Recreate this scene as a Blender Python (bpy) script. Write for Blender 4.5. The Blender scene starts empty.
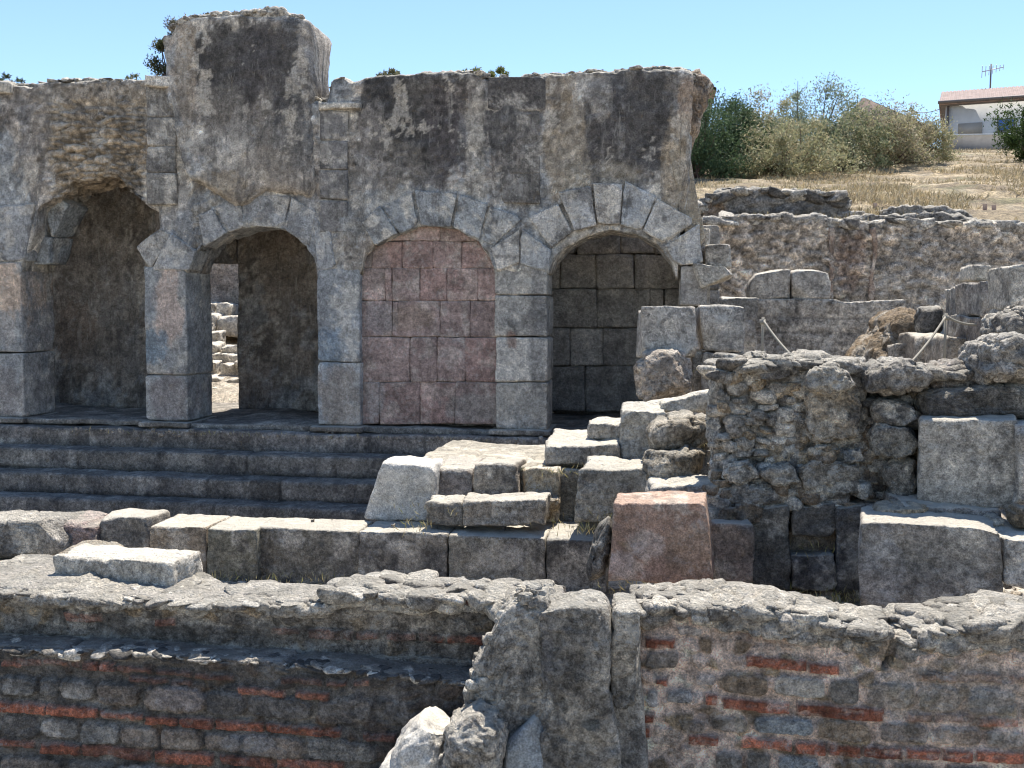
import bpy, math, random
import numpy as np
from mathutils import Matrix, Vector
random.seed(7); rng = np.random.default_rng(7)
R = math.radians
scene = bpy.context.scene
COL = scene.collection

# ------------------------------------------------------------------ camera
F = 1000.0; YAW = R(8.0); PITCH = math.atan(74/F); ROLL = R(0.45); CZ = 1.8
cam_d = bpy.data.cameras.new('camera'); cam = bpy.data.objects.new('camera', cam_d); COL.objects.link(cam)
cam_d.sensor_width = 36; cam_d.lens = 36*F/1024; cam_d.clip_end = 9000; cam_d.clip_start = .05
M = Matrix.Rotation(YAW, 4, 'Z') @ Matrix.Rotation(R(90)-PITCH, 4, 'X') @ Matrix.Rotation(ROLL, 4, 'Z')
M.translation = (0, 0, CZ); cam.matrix_world = M; scene.camera = cam
CR = np.array(M.to_3x3())
def ray(px, py):
    d = CR @ np.array([(px-512)/F, -(py-384)/F, -1.0]); return d
def P(px, py, Y):                      # surveyed point on the vertical plane y = Y -> (x, z)
    d = ray(px, py); t = Y/d[1]; return (d[0]*t, CZ+d[2]*t)
def G(px, py, z):                      # surveyed point on the level z -> (x, y)
    d = ray(px, py); t = (z-CZ)/d[2]; return (d[0]*t, d[1]*t)
def proj(X, Y, Z):                     # plan coordinates of a wall, used to place stains and bricks on it
    v = np.stack([X, Y, Z-CZ], -1) @ CR
    return 512+F*v[..., 0]/-v[..., 2], 384-F*v[..., 1]/-v[..., 2]

# ------------------------------------------------------------------ noise
def _hash(ix, iy, iz, s):
    h = (ix.astype(np.int64)*374761393 + iy.astype(np.int64)*668265263 + iz.astype(np.int64)*2147483647 + s*974711) & 0xffffffff
    h = ((h ^ (h >> 13))*1274126177) & 0xffffffff
    h = ((h ^ (h >> 16))*2246822519) & 0xffffffff
    return ((h ^ (h >> 15)) & 0xffffff)/float(0xffffff)
def vn(p, s=0):
    i = np.floor(p).astype(np.int64); f = p-i; f = f*f*f*(f*(f*6-15)+10)
    r = 0
    for dx in (0, 1):
        wx = f[:, 0] if dx else 1-f[:, 0]
        for dy in (0, 1):
            wy = f[:, 1] if dy else 1-f[:, 1]
            for dz in (0, 1):
                wz = f[:, 2] if dz else 1-f[:, 2]
                r = r + wx*wy*wz*_hash(i[:, 0]+dx, i[:, 1]+dy, i[:, 2]+dz, s)
    return r*2-1
def fbm(p, f, o=4, s=0, g=.5):
    p = np.asarray(p, float)*f if np.isscalar(f) else np.asarray(p, float)*np.array(f)
    a = 1; r = 0; t = 0
    for k in range(o):
        r = r+a*vn(p+17.3*k, s+k); t += a; a *= g; p = p*2.03
    return r/t*1.5
def ridged(p, f, o=4, s=0):
    p = np.asarray(p, float)*f; a = 1; r = 0; t = 0
    for k in range(o):
        r = r+a*(1-2*np.abs(vn(p+9.1*k, s+k))); t += a; a *= .5; p = p*2.1
    return r/t
def cell(p, s=0, jit=.9):              # p (n,3) already scaled; -> F1, F2, id
    i = np.floor(p).astype(np.int64); F1 = np.full(len(p), 9.); F2 = np.full(len(p), 9.); ID = np.zeros(len(p))
    for dx in (-1, 0, 1):
        for dy in (-1, 0, 1):
            for dz in (-1, 0, 1):
                a, b, c = i[:, 0]+dx, i[:, 1]+dy, i[:, 2]+dz
                q = np.stack([a+.5+jit*(_hash(a, b, c, s)-.5), b+.5+jit*(_hash(a, b, c, s+1)-.5), c+.5+jit*(_hash(a, b, c, s+2)-.5)], 1)
                d = np.sqrt(((p-q)**2).sum(1)); k = _hash(a, b, c, s+3)
                n = d < F1
                F2 = np.where(n, F1, np.minimum(F2, d)); ID = np.where(n, k, ID); F1 = np.where(n, d, F1)
    return F1, F2, ID
def ss(a, b, x): t = np.clip((x-a)/(b-a), 0, 1); return t*t*(3-2*t)
def mix(a, b, f): f = f[:, None]; return a*(1-f)+np.asarray(b)*f

# ------------------------------------------------------------------ mesh and object helpers
MATS = {}
def mk(verts, quads, name, mat, col=None, parent=None, smooth=True, tris=False):
    verts = np.asarray(verts, np.float32); quads = np.asarray(quads, np.int32)
    k = quads.shape[1]
    if parent is not None: org = np.array(parent['_loc'])
    else: org = np.array([(verts[:, 0].min()+verts[:, 0].max())/2, (verts[:, 1].min()+verts[:, 1].max())/2, verts[:, 2].min()])
    me = bpy.data.meshes.new(name)
    me.vertices.add(len(verts)); me.vertices.foreach_set('co', (verts-org).astype(np.float32).ravel())
    me.loops.add(quads.size); me.loops.foreach_set('vertex_index', quads.ravel())
    me.polygons.add(len(quads)); me.polygons.foreach_set('loop_start', np.arange(0, quads.size, k, dtype=np.int32))
    me.polygons.foreach_set('loop_total', np.full(len(quads), k, np.int32))
    me.update(calc_edges=True); me.validate()
    if smooth: me.polygons.foreach_set('use_smooth', np.ones(len(me.polygons), bool))
    if col is not None:
        c = np.ones((len(verts), 4), np.float32); c[:, :3] = np.clip(col*(np.array([1.04, 1.0, .955]) if mat not in ('leaf', 'straw') else 1.), .005, .9)
        at = me.color_attributes.new('Col', 'FLOAT_COLOR', 'POINT'); at.data.foreach_set('color', c.ravel())
    me.materials.append(MATS[mat] if isinstance(mat, str) else mat)
    o = bpy.data.objects.new(name, me); COL.objects.link(o)
    if parent is None: o.location = org
    else: o.parent = parent
    o['_loc'] = tuple(org.tolist())
    return o
def tag(o, label=None, cat=None, group=None, kind=None):
    if label: o['label'] = label
    if cat: o['category'] = cat
    if group: o['group'] = group
    if kind: o['kind'] = kind
    return o
def thing(name, label, cat, loc, group=None):
    o = bpy.data.objects.new(name, None); COL.objects.link(o); o.location = loc; o['_loc'] = tuple(float(v) for v in loc)
    o.empty_display_size = .2
    return tag(o, label, cat, group)
def normals(v, q):
    a = v[q[:, 2]]-v[q[:, 0]]; b = v[q[:, 3]]-v[q[:, 1]]; n = np.cross(a, b)
    N = np.zeros_like(v)
    for k in range(4):
        for c in range(3): N[:, c] += np.bincount(q[:, k], n[:, c], len(v))
    return N/np.maximum(np.linalg.norm(N, axis=1), 1e-9)[:, None]

_cache = {}
def cube_grid(nx, ny, nz):             # closed cube surface in [-1,1]^3, shared vertices
    key = (nx, ny, nz)
    if key in _cache: return _cache[key]
    V = []; Q = []; off = 0
    ns = (nx, ny, nz)
    for ax in range(3):
        u, w = (ax+1) % 3, (ax+2) % 3
        for sg in (-1, 1):
            a = np.arange(ns[u]+1); b = np.arange(ns[w]+1)
            A, B = np.meshgrid(a, b, indexing='ij')
            ii = np.zeros(A.shape+(3,), np.int64); ii[..., u] = A; ii[..., w] = B; ii[..., ax] = ns[ax] if sg > 0 else 0
            V.append(ii.reshape(-1, 3))
            id_ = np.arange(A.size).reshape(A.shape)+off; off += A.size
            q = np.stack([id_[:-1, :-1], id_[1:, :-1], id_[1:, 1:], id_[:-1, 1:]], -1).reshape(-1, 4)
            if sg < 0: q = q[:, ::-1]
            Q.append(q)
    V = np.concatenate(V); Q = np.concatenate(Q)
    U, inv = np.unique(V, axis=0, return_inverse=True)
    r = (U/np.array(ns)*2-1, inv.ravel()[Q]); _cache[key] = r
    return r

PAL = dict(
    grey=(.38, .355, .315), pale=(.54, .505, .44), dark=(.20, .186, .166), blue=(.28, .31, .33), tan=(.40, .32, .22),
    red=(.27, .15, .115), pink=(.34, .25, .21), brown=(.30, .235, .17), white=(.60, .575, .52), brick=(.45, .17, .105),
    black=(.085, .082, .079), mortar=(.36, .30, .25), pinkish=(.74, .60, .51))
PAL = {k: np.array(v) for k, v in PAL.items()}
def tone(Pn, base, var=.22, s=0, black=.35, pale=.3, f=1.):
    """real colour of weathered stone: mottles, black crust, pale lichen"""
    n = len(Pn); c = np.tile(np.asarray(base, float), (n, 1))
    c *= (1+var*fbm(Pn, 2.2*f, 3, s+11))[:, None]
    if black > 0: c = mix(c, PAL['black']*1.3, black*1.3*ss(.15, .35, fbm(Pn, 3.1*f, 5, s+21, .65)))
    if pale > 0: c = mix(c, PAL['pale']*1.2, pale*1.3*ss(.18, .35, fbm(Pn, 4.3*f, 5, s+31, .65)))
    return c

def shape_noise(p, N, amp, s, f=1., crag=0.):
    d = amp*fbm(p, 3.2*f, 6, s, .62)
    pit = ss(.25, .7, fbm(p, 11*f, 3, s+5)); d -= amp*.7*pit
    if crag > 0:
        F1, F2, _ = cell(p*np.array([5, 5, 7])*f+1.5*fbm(p, 2*f, 2, s)[:, None]*.4, s+50)
        d += crag*(.5-F1*1.1)-crag*.6*(1-ss(0, .13, F2-F1))
        d += crag*.45*ridged(p, 7*f, 3, s+8)
    return d

def cuts(p, n, amt, g, corner=False):
    """break flat facets off a convex lump"""
    p = p.copy()
    for _ in range(n):
        d = g.choice([-1., 1.], 3)*(.35+.65*g.random(3)) if corner else g.normal(size=3)
        if corner and g.random() < .4: d[g.integers(0, 3)] *= .15
        d /= np.linalg.norm(d); h = p@d; m = h.max(); k = m-amt*g.random()**1.5*(m if not corner else 1)
        p -= d*np.maximum(0, h-k)[:, None]*.97
    return p
def cluster(name, C, S, mat, cols, parent=None, s=1, n=5, amt=.45, tilt=.25, amp=.1):
    """many angular stones bedded together as one piece of masonry"""
    g = np.random.default_rng(s); U, Qc = cube_grid(n, n, n); L = np.linalg.norm(U, axis=1)[:, None]; Us = U*(.45+.55/L*1.1)
    V = []; Q = []; K = []; cols = [PAL[c] if isinstance(c, str) else np.array(c) for c in cols]
    for i, (c, h) in enumerate(zip(C, S)):
        p = cuts(Us, 9, amt, g); a = g.random()*6.28; t = g.normal(size=2)*tilt
        p = p*h; p = np.stack([p[:, 0]*math.cos(a)-p[:, 1]*math.sin(a), p[:, 0]*math.sin(a)+p[:, 1]*math.cos(a), p[:, 2]], 1) if h[0] < h[2]*4 else p
        p[:, 2] += t[0]*p[:, 0]+t[1]*p[:, 1]; V.append(p+c); Q.append(Qc+i*len(U)); K.append(np.tile(cols[g.integers(0, len(cols))]*(.7+.6*g.random()), (len(U), 1)))
    V = np.concatenate(V); Q = np.concatenate(Q); N = normals(V, Q); hm = np.repeat(np.min(S, 1), len(U))
    V = V+N*(amp*hm*fbm(V, 14, 4, s, .6))[:, None]
    return mk(V, Q, name, mat, np.concatenate(K)*(1+.25*fbm(V, 9, 3, s))[:, None], parent)
def crest(name, x0, x1, top, ya, yb, n, size, parent, s, cols=('pale', 'grey', 'white', 'dark', 'pale', 'grey'), lift=0., mat='rubble', flat=.45):
    """broken core stones capping a wall; top(x) gives its height"""
    g = np.random.default_rng(s); X = x0+(x1-x0)*g.random(n); y_ = ya+(yb-ya)*g.random(n)
    h = size*(.35+.9*g.random(n)**2); S = np.stack([h*(.8+.8*g.random(n)), h*(.7+.6*g.random(n)), h*flat*(.6+.8*g.random(n))], 1)
    Z = np.interp(X, *top)-S[:, 2]*.55+lift*g.random(n); y_ = np.clip(y_, ya+h*.7, yb-h*.5)
    return tag(cluster(name, np.stack([X, y_, Z], 1), S, mat, cols, parent, s, tilt=.13, amp=.22), kind='stuff')

def qblock(name, c4, y0, y1, mat='stone', base='grey', r=.03, amp=.012, warp=.012, crag=0., res=.03, s=None, parent=None,
           var=.22, black=.35, pale=.3, yaw=0., cfun=None, dfun=None, tilt=0., f=1., chip=.22):
    """a stone: front outline c4 in (x,z) [tl,tr,br,bl] at depth y0, running back to y1"""
    if s is None: s = rng.integers(1, 9000)
    s = int(s)
    c4 = np.array(c4, float); tl, tr, br, bl = c4
    w = (np.linalg.norm(tr-tl)+np.linalg.norm(br-bl))/2; h = (np.linalg.norm(tl-bl)+np.linalg.norm(tr-br))/2; d = y1-y0
    n = [int(np.clip(round(x/res), 3, 160)) for x in (w, d, h)]
    U, Q = cube_grid(*n)
    H = np.array([w, d, h])/2; p = U*H
    rr = np.clip(r*.5*(1+1.8*fbm(p+s*.37, 3.5/max(w, h, .3), 4, s+3)), r*.25, H.min()*.9)[:, None]
    q = np.clip(p, -(H-rr), H-rr); e = p-q; L = np.linalg.norm(e, axis=1)[:, None]
    p = q+e*np.minimum(1, rr/np.maximum(L, 1e-9))
    if chip: p = cuts(p, 7, chip*H.min(), np.random.default_rng(s), True)
    u = (p[:, 0]/H[0]+1)/2; v = (p[:, 2]/H[2]+1)/2
    u_, v_ = u[:, None], v[:, None]
    xz = bl*(1-u_)*(1-v_)+br*u_*(1-v_)+tr*u_*v_+tl*(1-u_)*v_
    Y = (y0+y1)/2+p[:, 1]
    W = np.stack([xz[:, 0], Y, xz[:, 1]], 1)
    if yaw or tilt:
        c = W.mean(0); c[1] = y0; ca, sa = math.cos(yaw), math.sin(yaw); D = W-c
        W = np.stack([D[:, 0]*ca-D[:, 1]*sa, D[:, 0]*sa+D[:, 1]*ca, D[:, 2]+tilt*D[:, 1]], 1)+c
    W = W+warp*3*np.stack([fbm(W, 1.7, 2, s+k) for k in (60, 70, 80)], 1)
    N = normals(W, Q)
    dd = shape_noise(W+s*.11, N, amp, s, f, crag)
    if dfun is not None: dd = dd+dfun(W, N)
    W2 = W+N*dd[:, None]
    b = PAL[base] if isinstance(base, str) else np.array(base)
    b = b*(1+.14*(random.random()-.5))
    col = tone(W+s*.31, b, var, s, black, pale)
    if cfun is not None: col = cfun(W, N, col)
    return mk(W2, Q, name, mat, col, parent)

def pxq(box, Y):                       # box = 4 corners, or (x0,y0,x1,y1), as surveyed on the plane y=Y
    if len(box) == 4 and np.isscalar(box[0]):
        a, b, c, d = box; box = [(a, b), (c, b), (c, d), (a, d)]
    return [P(x, y, Y) for x, y in box]
def B(name, box, Y, depth, **k): return qblock(name, pxq(box, Y), Y, Y+depth, **k)

def rock(name, outline, Y, depth, mat='rubble', base='grey', amp=.02, crag=.02, res=.025, s=None, parent=None, sq=.55, cfun=None, var=.25, black=.4, pale=.4, f=1., cutn=14):
    """a lump of stone or masonry with its own outline, depth and rounded section; outline in surveyed points at depth Y"""
    if s is None: s = rng.integers(1, 9000)
    s = int(s)
    pg = np.array([P(x, y, Y) for x, y in outline]); cx = (pg.min(0)+pg.max(0))/2
    w, h = pg.max(0)-pg.min(0)
    n = [int(np.clip(round(x/res), 4, 150)) for x in (w, depth, h)]
    U, Q = cube_grid(*n)
    # rounded cube direction field
    rr = sq; q = np.clip(U, -(1-rr), 1-rr); e = U-q; L = np.linalg.norm(e, axis=1)[:, None]; U2 = q+e*np.minimum(1, rr/np.maximum(L, 1e-9))
    X, Z = U2[:, 0], U2[:, 2]; th = np.arctan2(Z, X)
    # square radius in the xz plane, to turn the square section into the outline
    Rs = np.maximum(np.abs(np.cos(th)), np.abs(np.sin(th))); rho = np.hypot(X, Z)*Rs
    a = pg-cx; nxt = np.roll(a, -1, 0)
    D = np.stack([np.cos(th), np.sin(th)], 1)
    Rad = np.zeros(len(th))
    for k in range(len(a)):
        ex, ez = nxt[k]-a[k]; den = D[:, 0]*ez-D[:, 1]*ex
        den = np.where(np.abs(den) < 1e-9, 1e-9, den)
        t = (a[k][0]*ez-a[k][1]*ex)/den; u = (a[k][0]*D[:, 1]-a[k][1]*D[:, 0])/den
        ok = (t > 0) & (u >= -1e-6) & (u <= 1+1e-6); Rad = np.where(ok, np.maximum(Rad, t), Rad)
    Rad = np.where(Rad <= 0, min(w, h)/2, Rad)
    W = np.stack([cx[0]+D[:, 0]*rho*Rad, Y+depth*.5*(1+U2[:, 1]), cx[1]+D[:, 1]*rho*Rad], 1)
    c0 = W.mean(0); W = cuts((W-c0)/np.array([w, depth, h]), cutn, .22, np.random.default_rng(s))*np.array([w, depth, h])+c0
    N = normals(W, Q)
    dd = shape_noise(W+s*.11, N, amp, s, f, crag)
    W2 = W+N*dd[:, None]
    b = PAL[base] if isinstance(base, str) else np.array(base)
    col = tone(W+s*.3, b, var, s, black, pale)
    if cfun is not None: col = cfun(W, N, col)
    return mk(W2, Q, name, mat, col, parent)

def sweep(name, X, top, bot, y0, y1, res=.04, resb=None, r=.05, amp=.015, crag=0., s=1, mat='rubble', base='grey', parent=None,
          dfun=None, cfun=None, var=.22, black=.35, pale=.3, warp=.02, f=1.):
    """a wall run along x; top/bot/y0/y1 arrays over X"""
    X = np.asarray(X, float); nX = len(X)
    top, bot, y0, y1 = [np.broadcast_to(np.asarray(v, float), X.shape) for v in (top, bot, y0, y1)]
    resb = resb or res*2.5
    nz = max(4, int((top-bot).max()/res)); ny = max(3, int((y1-y0).max()/res)); nb = max(3, int((top-bot).max()/resb))
    t = np.concatenate([np.stack([np.full(nz, -1.), np.linspace(-1, 1, nz, endpoint=False)]), np.stack([np.linspace(-1, 1, ny, endpoint=False), np.full(ny, 1.)]),
                        np.stack([np.full(nb, 1.), np.linspace(1, -1, nb, endpoint=False)]), np.stack([np.linspace(1, -1, ny, endpoint=False), np.full(ny, -1.)])], 1)
    m = t.shape[1]
    sc = [0.02, .25, .5, .75, .92, 1]; pre = len(sc)-1
    XX = np.concatenate([np.full(pre, X[0]), X, np.full(pre, X[-1])]); S = np.concatenate([sc[:-1], np.ones(nX), sc[:-1][::-1]])
    ix = np.concatenate([np.zeros(pre, int), np.arange(nX), np.full(pre, nX-1)])
    hy = (y1-y0)[ix][:, None]/2; hz = (top-bot)[ix][:, None]/2; cy = (y1+y0)[ix][:, None]/2; cz = (top+bot)[ix][:, None]/2
    py = t[0][None]*hy*S[:, None]; pz = t[1][None]*hz*S[:, None]
    xm, hx = (X[0]+X[-1])/2, (X[-1]-X[0])/2; pxx = np.repeat((XX-xm)[:, None], m, 1)
    p = np.stack([pxx, py, pz], -1); Hh = np.stack([np.full_like(py, hx), np.broadcast_to(hy, py.shape), np.broadcast_to(hz, pz.shape)], -1)
    p = p.reshape(-1, 3); Hh = Hh.reshape(-1, 3)
    rr = np.minimum(r*(1+.8*fbm(p+s, 2., 3, s+3)), Hh.min(1)*.9)[:, None]
    q = np.clip(p, -(Hh-rr), Hh-rr); e = p-q; L = np.linalg.norm(e, axis=1)[:, None]; p = q+e*np.minimum(1, rr/np.maximum(L, 1e-9))
    W = p+np.stack([np.full(p.shape[0], xm), np.repeat(cy[:, 0], m), np.repeat(cz[:, 0], m)], 1)
    nr = len(XX); idx = np.arange(nr*m).reshape(nr, m); nx_ = np.roll(idx, -1, 1)
    Q = np.stack([idx[:-1], idx[1:], nx_[1:], nx_[:-1]], -1).reshape(-1, 4)
    caps = []
    N = normals(W, Q)
    dd = shape_noise(W+s*.11, N, amp, s, f, crag)
    if dfun is not None: dd = dd+dfun(W, N)
    Wf = W+N*dd[:, None]+warp*np.stack([fbm(W, .9, 2, s+k) for k in (60, 70, 80)], 1)
    b = PAL[base] if isinstance(base, str) else np.array(base)
    col = tone(W+s*.3, b, var, s, black, pale)
    if cfun is not None: col = cfun(W, N, col)
    return mk(Wf, Q, name, mat, col, parent)

def prof(pts, Y, X):                   # surveyed skyline points -> heights over X
    w = np.array([P(x, y, Y) for x, y in pts]); o = np.argsort(w[:, 0]); return np.interp(X, w[o, 0], w[o, 1])
def xr(a, b, Y, step, y=384): return np.arange(P(a, y, Y)[0], P(b, y, Y)[0], step)

def rubble_relief(sx, sz, h, s, seedc=0):
    def fn(W, N):
        q = W*np.array([sx, sx, sz]); q = q+.25*np.stack([fbm(W, 3, 2, s), fbm(W, 3, 2, s+4), fbm(W, 3, 2, s+8)], 1)
        F1, F2, ID = cell(q, s); return h*(ss(.02, .3, F2-F1)-.6)+h*.5*(ID-.5)
    return fn
def rubble_colour(sx, sz, s, cols, mort, k=1.):
    cols = np.array([PAL[c] if isinstance(c, str) else c for c in cols])
    def fn(W, N, col):
        q = W*np.array([sx, sx, sz]); q = q+.25*np.stack([fbm(W, 3, 2, s), fbm(W, 3, 2, s+4), fbm(W, 3, 2, s+8)], 1)
        F1, F2, ID = cell(q, s)
        c = cols[np.clip((ID*len(cols)).astype(int), 0, len(cols)-1)]*(col/np.maximum(col.mean(0), .01))
        m = PAL[mort]*(col/np.maximum(col.mean(0), .01))
        j = ss(.02, .13, F2-F1)
        return col*(1-k)+k*mix(m, c, j)
    return fn
def ashlar(courses, wd, s, jw=.012, dep=.012):
    cs = np.array(sorted(courses))
    def fn(W):
        k = np.searchsorted(cs, W[:, 2]); lo = cs[np.clip(k-1, 0, len(cs)-1)]; hi = cs[np.clip(k, 0, len(cs)-1)]
        dz = np.minimum(np.abs(W[:, 2]-lo), np.abs(W[:, 2]-hi))
        ww = wd*(.8+.5*_hash(k, k*0, k*0, s)); u = (W[:, 0]+W[:, 1]*.0)/ww+_hash(k, k*0, k*0, s+1)*3.7
        j = np.floor(u); jj = .18*(_hash(k, j.astype(np.int64), k*0, s+5)-.5); fu = u-j
        dx = np.minimum(fu+jj*0, 1-fu)*ww
        wob = .006*fbm(W, 9, 2, s)
        d = np.minimum(dz, dx)+wob
        return 1-ss(jw*.3, jw*1.4, d), _hash(k, j.astype(np.int64), k*0, s+9)
    return fn
def ashlar_fns(courses, wd, s, jw=.012, dep=.015, var=.25, front=True, tint=None):
    A = ashlar(courses, wd, s, jw, dep)
    def dfn(W, N):
        g, i = A(W); m = np.clip(-N[:, 1]*1.3, 0, 1) if front else 1
        return m*(-dep*g+(i-.5)*dep*.8)
    def cfn(W, N, col):
        g, i = A(W); c = col*(1-var+2*var*i)[:, None]
        if tint is not None: c = mix(c, PAL[tint]*1.0, .5*ss(.6, .9, (i*7.3) % 1))
        return mix(c, PAL['black'], g*.55)
    return dfn, cfn
def both(*f): return lambda W, N: sum(g(W, N) for g in f)
def blobs(lst, Y, amp=.9, f=6., s=0):
    """stains and patches with a shape of their own, located on the wall plane y=Y"""
    def fn(W, N, col):
        a, b = proj(W[:, 0], np.full(len(W), float(Y)), W[:, 2])
        for k, (cx, cy, rx, ry, c, st) in enumerate(lst):
            d = 1.12-np.maximum(np.abs((a-cx)/rx)**2.4+np.abs((b-cy)/ry)**2.4, 0)
            n = fbm(W, (f, f, f*.5), 6, s+k*7, .72)
            m = ss(-.12, .34, d*.8+amp*n)*st
            if isinstance(c, str): c = PAL[c]
            loc = col/np.maximum(col.mean(1, keepdims=True), .02)
            col = mix(col, c, m)*(1+.10*fbm(W, 14, 2, s+k)[:, None])
        return col
    return fn
def chain(*fs):
    def fn(W, N, col):
        for f in fs: col = f(W, N, col)
        return col
    return fn

# ------------------------------------------------------------------ materials
def nt(name):
    m = bpy.data.materials.new(name); m.use_nodes = True; t = m.node_tree; t.nodes.clear()
    out = t.nodes.new('ShaderNodeOutputMaterial'); bs = t.nodes.new('ShaderNodeBsdfPrincipled'); t.links.new(bs.outputs[0], out.inputs[0])
    return m, t, bs
def stone_mat(name, n1=.35, n2=.4, spots=.35, crust=.35, bump=.5, bd=.02, rough=.93, fs=1., top_sun=.62, streak=0.):
    m, t, bs = nt(name); N, L = t.nodes.new, t.links.new
    geo = N('ShaderNodeNewGeometry'); pos = geo.outputs['Position']
    at = N('ShaderNodeAttribute'); at.attribute_name = 'Col'
    def noise(sc, det=6, ro=.6, dist=0.):
        n = N('ShaderNodeTexNoise'); n.inputs['Scale'].default_value = sc*fs; n.inputs['Detail'].default_value = det; n.inputs['Roughness'].default_value = ro
        n.inputs['Distortion'].default_value = dist; L(pos, n.inputs['Vector']); return n.outputs['Fac']
    def rng_(v, a, b, c, d):
        r = N('ShaderNodeMapRange'); r.inputs[1].default_value = a; r.inputs[2].default_value = b; r.inputs[3].default_value = c; r.inputs[4].default_value = d
        L(v, r.inputs[0]); return r.outputs[0]
    def math_(op, a, b):
        r = N('ShaderNodeMath'); r.operation = op
        for i, v in enumerate((a, b)):
            if isinstance(v, (int, float)): r.inputs[i].default_value = v
            else: L(v, r.inputs[i])
        return r.outputs[0]
    def mixc(fac, a, b, mode='MIX'):
        r = N('ShaderNodeMix'); r.data_type = 'RGBA'; r.blend_type = mode
        if isinstance(fac, (int, float)): r.inputs[0].default_value = fac
        else: L(fac, r.inputs[0])
        for i, v in ((6, a), (7, b)):
            if isinstance(v, tuple): r.inputs[i].default_value = v+(1,)
            else: L(v, r.inputs[i])
        return r.outputs[2]
    a = rng_(noise(5, 9, .7), .38, .62, 1-n1, 1+n1)
    b = rng_(noise(26, 9, .75), .40, .60, 1-n2, 1+n2)
    k = math_('MULTIPLY', math_('MULTIPLY', a, b), rng_(noise(95, 5, .75), .38, .62, .62, 1.38))
    vm = N('ShaderNodeVectorMath'); vm.operation = 'SCALE'; L(at.outputs['Color'], vm.inputs[0]); L(k, vm.inputs['Scale'])
    c = vm.outputs[0]
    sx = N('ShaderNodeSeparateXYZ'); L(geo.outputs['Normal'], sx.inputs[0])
    up = rng_(sx.outputs[2], .55, .92, 0, 1); side = math_('SUBTRACT', 1.0, math_('MULTIPLY', up, .62))  # crust thinned on upward faces so the painted sunlit tops read brighter
    zone = rng_(noise(.9, 5, .6), .40, .60, .15, 1.25); zone2 = rng_(noise(1.3, 4, .6, .3), .42, .60, .2, 1.2)
    lum = N('ShaderNodeRGBToBW'); L(at.outputs['Color'], lum.inputs[0]); lumf = rng_(lum.outputs[0], .06, .36, .06, 1.)
    if crust > 0:                       # black and grey lichen crust, in hard-edged patches of three sizes
        for sc_, lo, w_, k_ in ((4.5, .55, .03, .7), (14, .555, .025, .75), (42, .565, .025, .7)):
            m_ = rng_(noise(sc_, 10, .72, .5), lo, lo+w_, 0, crust*k_)
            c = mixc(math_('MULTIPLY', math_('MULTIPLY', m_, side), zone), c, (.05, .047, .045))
    if streak > 0:                      # run-off stains: long in z
        mp = N('ShaderNodeVectorMath'); mp.operation = 'MULTIPLY'; L(pos, mp.inputs[0]); mp.inputs[1].default_value = (1, 1, .17)
        for sc_, lo, c_, k_ in ((5, .56, (.05, .048, .046), 1.), (11, .58, (.05, .048, .046), .8), (7, .58, (.50, .47, .41), .8), (18, .6, (.48, .45, .40), .7)):
            n_ = N('ShaderNodeTexNoise'); n_.inputs['Scale'].default_value = sc_; n_.inputs['Detail'].default_value = 10; n_.inputs['Roughness'].default_value = .72; L(mp.outputs[0], n_.inputs['Vector'])
            c = mixc(rng_(n_.outputs['Fac'], lo, lo+.05, 0, streak*k_), c, c_)
    if spots > 0:
        for sc_, lo, w_, k_ in ((7.5, .56, .025, .7), (23, .565, .02, .8), (60, .575, .02, .75)):
            c = mixc(math_('MULTIPLY', math_('MULTIPLY', rng_(noise(sc_, 10, .75, .3), lo, lo+w_, 0, spots*k_), lumf), zone2), c, (.60, .585, .54))
    c = mixc(math_('MULTIPLY', rng_(noise(9, 6, .6, 1.), .62, .74, 0, 1), .25), c, (.33, .22, .09))
    c = mixc(math_('MULTIPLY', up, top_sun), c, (.60, .55, .455))     # sunlight painted into the colour: upward faces mixed towards cream
    L(c, bs.inputs['Base Color']); bs.inputs['Roughness'].default_value = rough
    bs.inputs['Specular IOR Level'].default_value = .25
    h1 = noise(24, 10, .68); h2 = noise(90, 6, .7)
    vo = N('ShaderNodeTexVoronoi'); vo.inputs['Scale'].default_value = 55*fs; L(pos, vo.inputs['Vector'])
    hh = math_('ADD', math_('ADD', h1, math_('MULTIPLY', h2, .5)), math_('MULTIPLY', vo.outputs['Distance'], .25))
    bp = N('ShaderNodeBump'); bp.inputs['Strength'].default_value = bump; bp.inputs['Distance'].default_value = bd
    L(hh, bp.inputs['Height']); L(bp.outputs[0], bs.inputs['Normal'])
    MATS[name] = m
    return m
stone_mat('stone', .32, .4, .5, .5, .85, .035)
stone_mat('shade_stone', .35, .4, .15, .5, .8, .035, top_sun=.04)  # shaded copy of the stone, almost without painted sun on its upper faces
stone_mat('rubble', .4, .5, .65, .55, 1., .06, top_sun=.5)
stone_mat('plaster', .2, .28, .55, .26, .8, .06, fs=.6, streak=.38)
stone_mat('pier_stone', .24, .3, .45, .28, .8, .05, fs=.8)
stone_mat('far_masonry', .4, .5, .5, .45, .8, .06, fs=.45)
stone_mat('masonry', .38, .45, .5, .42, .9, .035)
stone_mat('paving', .35, .45, .35, .4, .9, .035, top_sun=.3)
stone_mat('brickface', .28, .4, .5, .25, 1., .04, top_sun=.3)
stone_mat('red_stone', .25, .3, .35, .15, .7, .03, top_sun=.12)
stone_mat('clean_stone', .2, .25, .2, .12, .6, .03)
stone_mat('earth', .4, .5, .2, .2, .9, .08, top_sun=.05)
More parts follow.
